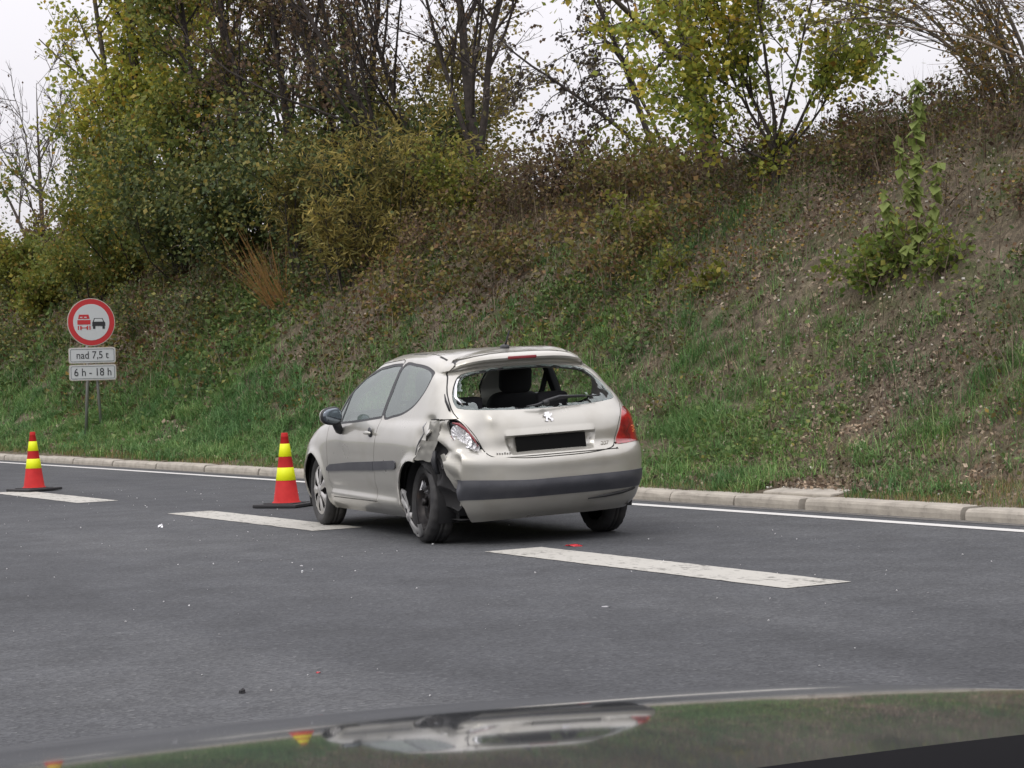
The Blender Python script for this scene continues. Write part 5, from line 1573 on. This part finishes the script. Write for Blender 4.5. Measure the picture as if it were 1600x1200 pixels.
# tall dead stems on the crest
P = pts_on_bank(4200, 16.2, 18.6, 11, 34, lambda x, y: np.clip(.35 + .6 * rough2(x * 2, y * 1.1 + 4) + .25 * (y < 20), 0, 1), gr_)
V, F = blades(P, .75, .008, gr_, .35, 4)
cover("dead_stems", "tall dead weed stems standing along the crest", "dead weeds", (V, F), leaf_mat("weed_stem", [(0, (.06, .045, .035)), (.6, (.11, .085, .06)), (1, (.17, .14, .09))], .15))
# brambles: leaf mass over the upper slope
def bmask(x, y):
    h = (x - 11.0) / 6.5
    lim = np.where(y > 22, .30, .42 + (22 - y) * .012)
    return np.clip((h - lim) * 3.2 + .75 * rough2(x * 1.1 + 40, y * 1.1) + .20 - .35 * np.exp(-((y - 14.0) / 3.0) ** 2), 0, 1)
P = pts_on_bank(108000, 12.4, 18.6, 10, 66, bmask, gr_)
mound = np.clip(.26 + .42 * rough2(P[:, 0] * .9, P[:, 1] * .9 + 50), .03, .8) * np.clip((P[:, 0] - 12.2) / 3.0, .25, 1.2)
P[:, 2] += mound * gr_.uniform(.05, 1, len(P)) ** .7
D = gr_.normal(size=(len(P), 3)); D[:, 2] = np.abs(D[:, 2]) * .6
V, F = scatter(LEAF_DIAM, P, frames(D, gr_), np.clip(P[:, 1] / 22, .75, 2.3) * .052 * gr_.uniform(.6, 1.4, len(P)))
cover("bramble_cover", "tangled bramble leaves, green and rust brown, over the upper slope", "brambles", (V, F), L_BRAM)
# bramble canes
P = pts_on_bank(11000, 12.6, 18.4, 10, 50, lambda x, y: np.clip(bmask(x, y) + .25 + .35 * (y < 21), 0, 1), gr_)
V, F = blades(P, .62, .006 * np.clip(P[:, 1] / 20, .8, 1.8), gr_, 1.15, 3)
cover("bramble_canes", "thin arching bramble canes on the slope", "brambles", (V, F), leaf_mat("cane", [(0, (.055, .038, .032)), (.6, (.10, .07, .055)), (1, (.16, .13, .085))], .1))
# fallen leaves and light stones
P = pts_on_bank(120000, 11.2, 18.0, 8.5, 42, lambda x, y: np.clip(.5 + 1.5 * rough2(x * 1.1 + 60, y * 1.1), .04, 1) * np.where(y > 22, .3, 1), gr_)
P[:, 2] += .012
D = gr_.normal(size=(len(P), 3)); D[:, 2] *= .7; P[:, 2] += gr_.uniform(0, .03, len(P))
V, F = scatter(LEAF_DIAM, P, frames(D, gr_), np.clip(P[:, 1] / 20, .8, 1.8) * .050 * gr_.uniform(.5, 1.5, len(P)))
cover("leaf_litter", "fallen brown leaves covering the slope", "fallen leaves", (V, F), leaf_mat("fallen_leaf", [(0, (.065, .05, .038)), (.4, (.125, .096, .073)), (.7, (.205, .162, .12)), (.9, (.31, .255, .19)), (1, (.40, .35, .28))], .15, ((.65, .65, .65), (1.2, 1.12, 1.05)), .9))
STONE = (np.array([(1, 0, 0), (-.9, .1, 0), (0, .8, 0), (.1, -.8, .05), (0, .05, .55), (0, 0, -.5)]), np.array([(0, 2, 4), (2, 1, 4), (1, 3, 4), (3, 0, 4), (2, 0, 5), (1, 2, 5), (3, 1, 5), (0, 3, 5)]))
P = pts_on_bank(5200, 11.2, 17.4, 8.5, 40, lambda x, y: np.clip(.25 + .8 * rough2(x * 1.1 + 80, y * 1.1) + .25 * (y < 19), 0, 1), gr_)
P[:, 2] += .012
V, F = scatter(STONE, P, frames(gr_.normal(size=(len(P), 3)), gr_), .021 * gr_.uniform(.4, 1.5, len(P)))
cover("pebbles", "pale pebbles and chalky stones in the bare soil of the slope", "pebbles", (V, F), leaf_mat("pebble", [(0, (.16, .14, .115)), (.7, (.30, .275, .235)), (1, (.48, .45, .40))], .0))
0 and print("VEG", [(n, a, b_) for n, a, b_ in STAT], sum(b_ + a for _, a, b_ in STAT))
# ================================================================== cones, sign, debris, own bonnet
M_CONE = mat("cone_red", (.50, .035, .03), rough=.65, spec=.2)
noise_color(M_CONE, [(.3, (.33, .012, .013)), (.7, (.45, .022, .020))], scale=6)
M_FLUO = mat("fluorescent_yellow_sleeve", (.72, .78, .0), rough=.5)
M_RUB = mat("cone_base_rubber", (.02, .02, .022), rough=.8)
def cone(x, y, rz, label, rings):
    t = thing("traffic_cone", label, "traffic cone", (x, y, .004), rz, "traffic cones on the lane line")
    def seg(name, z0, z1, off, m):
        rr0 = .132 - (.132 - .030) * (z0 - .035) / .715 + off; rr1 = .132 - (.132 - .030) * (z1 - .035) / .715 + off
        vf_obj(name, lathe([(rr0 - .002, z0), (rr0, z0 + .002), (rr1, z1 - .002), (rr1 - .002, z1)], 40), m, t)
    V, F = lathe([(.148, .032), (.150, .040), (.138, .052), (.130, .055), (.037, .70), (.040, .705), (.036, .712), (.034, .738), (.030, .745), (.022, .745), (.02, .70)], 40)
    vf_obj("cone_body", (V, F), M_CONE, t)
    for z0, z1 in rings: seg("reflective_sleeve", z0, z1, .0025, M_FLUO)
    bm = bmesh.new()
    bm_box(bm, (0, 0, .016), (.50, .50, .032), bevel=.008)
    for v_ in bm.verts:
        if v_.co.x > .2 and v_.co.y < -.2: v_.co.z += .006
    bm_box(bm, (0, 0, .036), (.34, .34, .012), bevel=.004)
    bm_obj("base", bm, M_RUB, t)
    return t
cone(7.37, 24.75, R(18), "red cone with two yellow bands at the left edge", [(.285, .405), (.505, .625)])
cone(8.09, 18.5, R(35), "red cone with two yellow bands by the car's front wheel", [(.265, .395), (.505, .635)])

# ---- road sign on two posts
SX, SY = 12.10, 36.62
SZ = float(bank_z(SX, SY))
sign = thing("road_sign", "round red-rimmed no-overtaking sign with two white plates below on grey posts", "road sign", (SX, SY, SZ - .05), R(-6))
M_SGREY = mat("galvanised_post", (.24, .24, .23), rough=.55, metal=.5)
M_SRED = mat("sign_red", (.45, .025, .03), rough=.4)
M_SWHITE = mat("sign_white", (.50, .52, .53), rough=.4)
M_SBLACK = mat("sign_black", (.02, .021, .025), rough=.5)
M_SRIM = mat("sign_rim", (.42, .38, .33), rough=.5)
def flat(name, P2, y, th, m, parent):
    n = len(P2)
    V = [(a, y, b_) for a, b_ in P2] + [(a, y + th, b_) for a, b_ in P2]
    F = [tuple(range(n)), tuple(range(2*n-1, n-1, -1))] + [(i, i+n, (i+1) % n+n, (i+1) % n) for i in range(n)]
    return vf_obj(name, (V, F), m, parent, smooth=False)
def circ(r, cz, n=56): return [(r * math.cos(2*math.pi*k/n), cz + r * math.sin(2*math.pi*k/n)) for k in range(n)]
def rrect(w, h, cz, r, n=6):
    o = []
    for cx_, cz_, a0 in ((w/2-r, h/2-r, 0), (-w/2+r, h/2-r, 90), (-w/2+r, -h/2+r, 180), (w/2-r, -h/2+r, 270)):
        for k in range(n + 1):
            a = R(a0 + 90 * k / n); o.append((cx_ + r * math.cos(a), cz + cz_ + r * math.sin(a)))
    return o
ZC = 2.57 - SZ + .05
disc = flat("sign_disc", circ(.455, ZC), -.03, .012, M_SRIM, sign)
flat("red_ring", circ(.440, ZC), -.033, .003, M_SRED, disc)
flat("white_face", circ(.345, ZC), -.036, .003, M_SWHITE, disc)
def box2(cx_, cz_, w, h): return [(cx_-w/2, cz_-h/2), (cx_+w/2, cz_-h/2), (cx_+w/2, cz_+h/2), (cx_-w/2, cz_+h/2)]
lx = -.145
bm = bmesh.new()
def addp(P2, y=-.040):
    vs = [bm.verts.new((a, y, ZC + b_)) for a, b_ in P2]; f = bm.faces.new(vs)
    r_ = bmesh.ops.extrude_face_region(bm, geom=[f])
    for v_ in r_['geom']:
        if isinstance(v_, bmesh.types.BMVert): v_.co.y += .003
# lorry seen from behind: cab roof, body, axle and wheels
addp([(lx-.105, .065), (lx+.115, .065), (lx+.095, .145), (lx-.085, .145)])
addp(box2(lx + .005, .0, .25, .085)); addp(box2(lx - .105, -.105, .022, .075)); addp(box2(lx + .115, -.105, .022, .075))
addp(box2(lx - .058, -.105, .026, .075)); addp(box2(lx + .068, -.105, .026, .075))
addp([(lx-.045, -.12), (lx-.02, -.112), (lx+.03, -.112), (lx+.055, -.12), (lx+.055, -.09), (lx+.03, -.098), (lx-.02, -.098), (lx-.045, -.09)])
bm_obj("lorry_symbol", bm, M_SRED, disc)
bm = bmesh.new(); addp(box2(lx - .045, .093, .045, .018), -.0425); addp(box2(lx + .035, .093, .045, .018), -.0425)
bm_obj("lorry_windows", bm, M_SWHITE, disc)
bm = bmesh.new(); kx = .14
addp([(kx-.125, -.075), (kx+.125, -.075), (kx+.125, -.01), (kx+.11, .005), (kx-.11, .005), (kx-.125, -.01)])
addp([(kx-.115, .005), (kx-.085, .075), (kx+.075, .075), (kx+.105, .005)], -.0395)
addp(box2(kx - .09, -.10, .045, .055)); addp(box2(kx + .09, -.10, .045, .055))
bm_obj("car_symbol", bm, M_SBLACK, disc)
bm = bmesh.new(); addp([(kx-.095, .008), (kx-.072, .063), (kx+.062, .063), (kx+.085, .008)], -.0425)
bm_obj("car_window", bm, M_SWHITE, disc)
for zc, txt, sz in ((ZC - .63, "nad 7,5 t", .19), (ZC - .955, "6 h - 18 h", .20)):
    pl = flat("plate", rrect(.90, .305, zc, .05), -.03, .012, M_SRIM, sign)
    flat("plate_face", rrect(.87, .275, zc, .04), -.033, .003, M_SWHITE, pl)
    o_, i_ = rrect(.835, .24, zc, .03), rrect(.82, .225, zc, .024)
    n = len(o_); V = [(a, -.0355, b_) for a, b_ in o_] + [(a, -.0355, b_) for a, b_ in i_]
    vf_obj("plate_border", (V, [(k, (k+1) % n, n+(k+1) % n, n+k) for k in range(n)]), M_SBLACK, pl, smooth=False)
    V, F = text_mesh(txt, sz, .001)
    V = np.stack([V[:, 0] * .92, -.037 - V[:, 2], V[:, 1] * 1.05 + zc], 1)
    vf_obj("lettering", (V, F), M_SBLACK, pl, smooth=False)
for (x0, x1, y1, r_) in ((-.16, -.085, .0, .031), (.15, .085, .03, .029)):
    V, F = tube([(x0, y1, 0), (x1, y1, 1.25), (x1, y1, ZC + .2)], r_, 12)
    vf_obj("post", (V, F), M_SGREY, sign)

# ---- debris on the road
dr_ = random.Random(9)
def chip(name, label, x, y, sx_, sy_, h, m, seed, cat="debris"):
    r_ = random.Random(seed); n = 7; V = []
    for lv, (s, z) in enumerate(((1, .0), (.85, h * .7), (.4, h))):
        for k in range(n):
            a = 6.283 * k / n + .3 * lv
            q = r_.uniform(.6, 1.1) * s
            V.append((math.cos(a) * sx_ * q, math.sin(a) * sy_ * q, z * r_.uniform(.7, 1.1)))
    F = [(i*n+k, i*n+(k+1) % n, (i+1)*n+(k+1) % n, (i+1)*n+k) for i in range(2) for k in range(n)] + [tuple(range(2*n, 3*n)), tuple(range(n))[::-1]]
    o = vf_obj(name, (V, F), m, None, smooth=False); o.location = (x, y, .001); o.rotation_euler = (0, 0, r_.uniform(0, 6))
    return tag(o, label, cat, "debris scattered on the road")
M_REDCHIP = mat("red_lens_chip", (.45, .03, .04), rough=.25, coat=.5)
chip("trim_fragment", "crumpled silver scrap on the asphalt left of the car", 6.13, 16.8, .038, .026, .028, M_CHROME, 1)
chip("lens_fragment", "red lens fragments on the asphalt behind the car", 7.52, 12.10, .075, .045, .012, M_REDCHIP, 2)
chip("rubber_lump", "small black lump on the asphalt at lower left", 2.99, 7.33, .018, .014, .018, M_RUB, 3)
chip("lens_fragment", "tiny red lens chip on the asphalt at lower left", 3.45, 7.62, .014, .010, .006, M_REDCHIP, 4)
chip("trim_fragment", "thin pale scrap on the asphalt below the long dash", 5.62, 8.75, .03, .012, .005, M_RAW, 5)
for k, (x, y, lab) in enumerate([(5.3, 11.9, "white glass chip between the dashes at left of the car"), (5.45, 12.25, "small pale chip beside the white glass chip"), (6.9, 13.1, "small pale chip under the loose wheel cover"), (9.15, 12.9, "bright chip on the asphalt right of the car")]):
    chip("glass_chip", lab, x, y, .013, .009, .007, M_SWHITE if k % 2 == 0 else M_RAW, 20 + k)
P = np.stack([dr_r for dr_r in (np.random.default_rng(3).uniform(2.5, 9.5, 260), np.random.default_rng(4).uniform(6, 24, 260), np.full(260, .003))], 1)
V, F = scatter(STONE, P, frames(np.random.default_rng(5).normal(size=(260, 3)), np.random.default_rng(6)), .006 * np.random.default_rng(7).uniform(.5, 1.8, 260))
cover("road_grit", "fine glass grit scattered over the asphalt", "grit", (V, F), leaf_mat("grit", [(0, (.15, .15, .15)), (1, (.5, .5, .48))], 0))

# white litter on the verge
chip("litter", "crumpled white paper in the verge grass right of the sign", 11.75, 27.2, .03, .02, .03, M_SWHITE, 40, "litter").location.z = float(bank_z(11.75, 27.2)) + .05

# ---- front of the car the picture was taken from
own = thing("own_car", "glossy grey bonnet of the car in the foreground", "car", (0, 0, 0), 0)
M_BONNET = mat("grey_bonnet_paint", (.055, .058, .062), rough=.06, metal=0.0, coat=0.0)
nt, N, L, b = nodes_of(M_BONNET)
tc = N.new("ShaderNodeTexCoord"); n_ = N.new("ShaderNodeTexNoise"); n_.inputs["Scale"].default_value = 3
L.new(tc.outputs["Object"], n_.inputs["Vector"])
mr = N.new("ShaderNodeMapRange"); mr.inputs["To Min"].default_value = .02; mr.inputs["To Max"].default_value = .075
L.new(n_.outputs["Fac"], mr.inputs["Value"]); L.new(mr.outputs[0], b.inputs["Roughness"])
b.inputs["Coat Roughness"].default_value = .10
def bonnet_z(x, y):
    """x across (own car's centre line at .5), y ahead"""
    u = x - .5
    z = .962 - .055 * (y - 1.0) - .06 * np.maximum(y - 1.0, 0) ** 2 - .045 * u ** 2
    return z - .8 * np.maximum(y - 2.1, 0) ** 2 - 2.5 * np.maximum(np.abs(u) - .76, 0) ** 2
us_ = np.linspace(-.42, 1.42, 90); vs_ = np.linspace(.925, 2.45, 80)
XX, YY = np.meshgrid(us_, vs_)
lim = 1 - .14 * np.clip((YY - 1.6) / .85, 0, 1) ** 2
XX = .5 + (XX - .5) * lim
ZZ = bonnet_z(XX, YY)
nb = len(us_); ii, jj = np.meshgrid(np.arange(len(vs_) - 1), np.arange(nb - 1), indexing='ij')
Fq = np.stack([ii*nb+jj, ii*nb+jj+1, (ii+1)*nb+jj+1, (ii+1)*nb+jj], -1).reshape(-1, 4)
obj("bonnet", mesh_from("own_bonnet", np.stack([XX, YY, ZZ], -1).reshape(-1, 3), Fq), M_BONNET, own)
# wings and nose below the bonnet edge
V, F = [], []
edge = [(XX[i, 0], YY[i, 0], ZZ[i, 0]) for i in range(len(vs_))] + [(XX[-1, j], YY[-1, j], ZZ[-1, j]) for j in range(1, nb)] + [(XX[i, -1], YY[i, -1], ZZ[i, -1]) for i in range(len(vs_) - 2, -1, -1)]
for k, (dx, dz) in enumerate(((0, 0), (.035, -.06), (.05, -.2), (.05, -.45), (.0, -.6))):
    for (x, y, z) in edge:
        c0 = Vector((x - .5, max(y - 1.7, 0) * 1.2, 0)); c0 = c0.normalized() if c0.length > 0 else c0
        V.append((x + c0.x * dx, y + c0.y * dx, max(z + dz, .18)))
ne = len(edge)
for k in range(4):
    for i in range(ne - 1): F.append((k*ne+i, k*ne+i+1, (k+1)*ne+i+1, (k+1)*ne+i))
vf_obj("wing", (V, F), M_BONNET, own)
V, F = [], []
for i, x in enumerate(np.linspace(-.50, 1.50, 40)):
    u = x - .5
    zz = float(bonnet_z(x, .93))
    for (y, dz) in ((.945, -.03), (.93, .006), (.905, .012), (.80, .0)):
        V.append((x, y, zz + dz))
for i in range(39):
    for k in range(3): F.append((i*4+k, (i+1)*4+k, (i+1)*4+k+1, i*4+k+1))
vf_obj("cowl", (V, F), mat("matt_black_cowl", (.006, .006, .007), rough=.95, spec=.05), own)
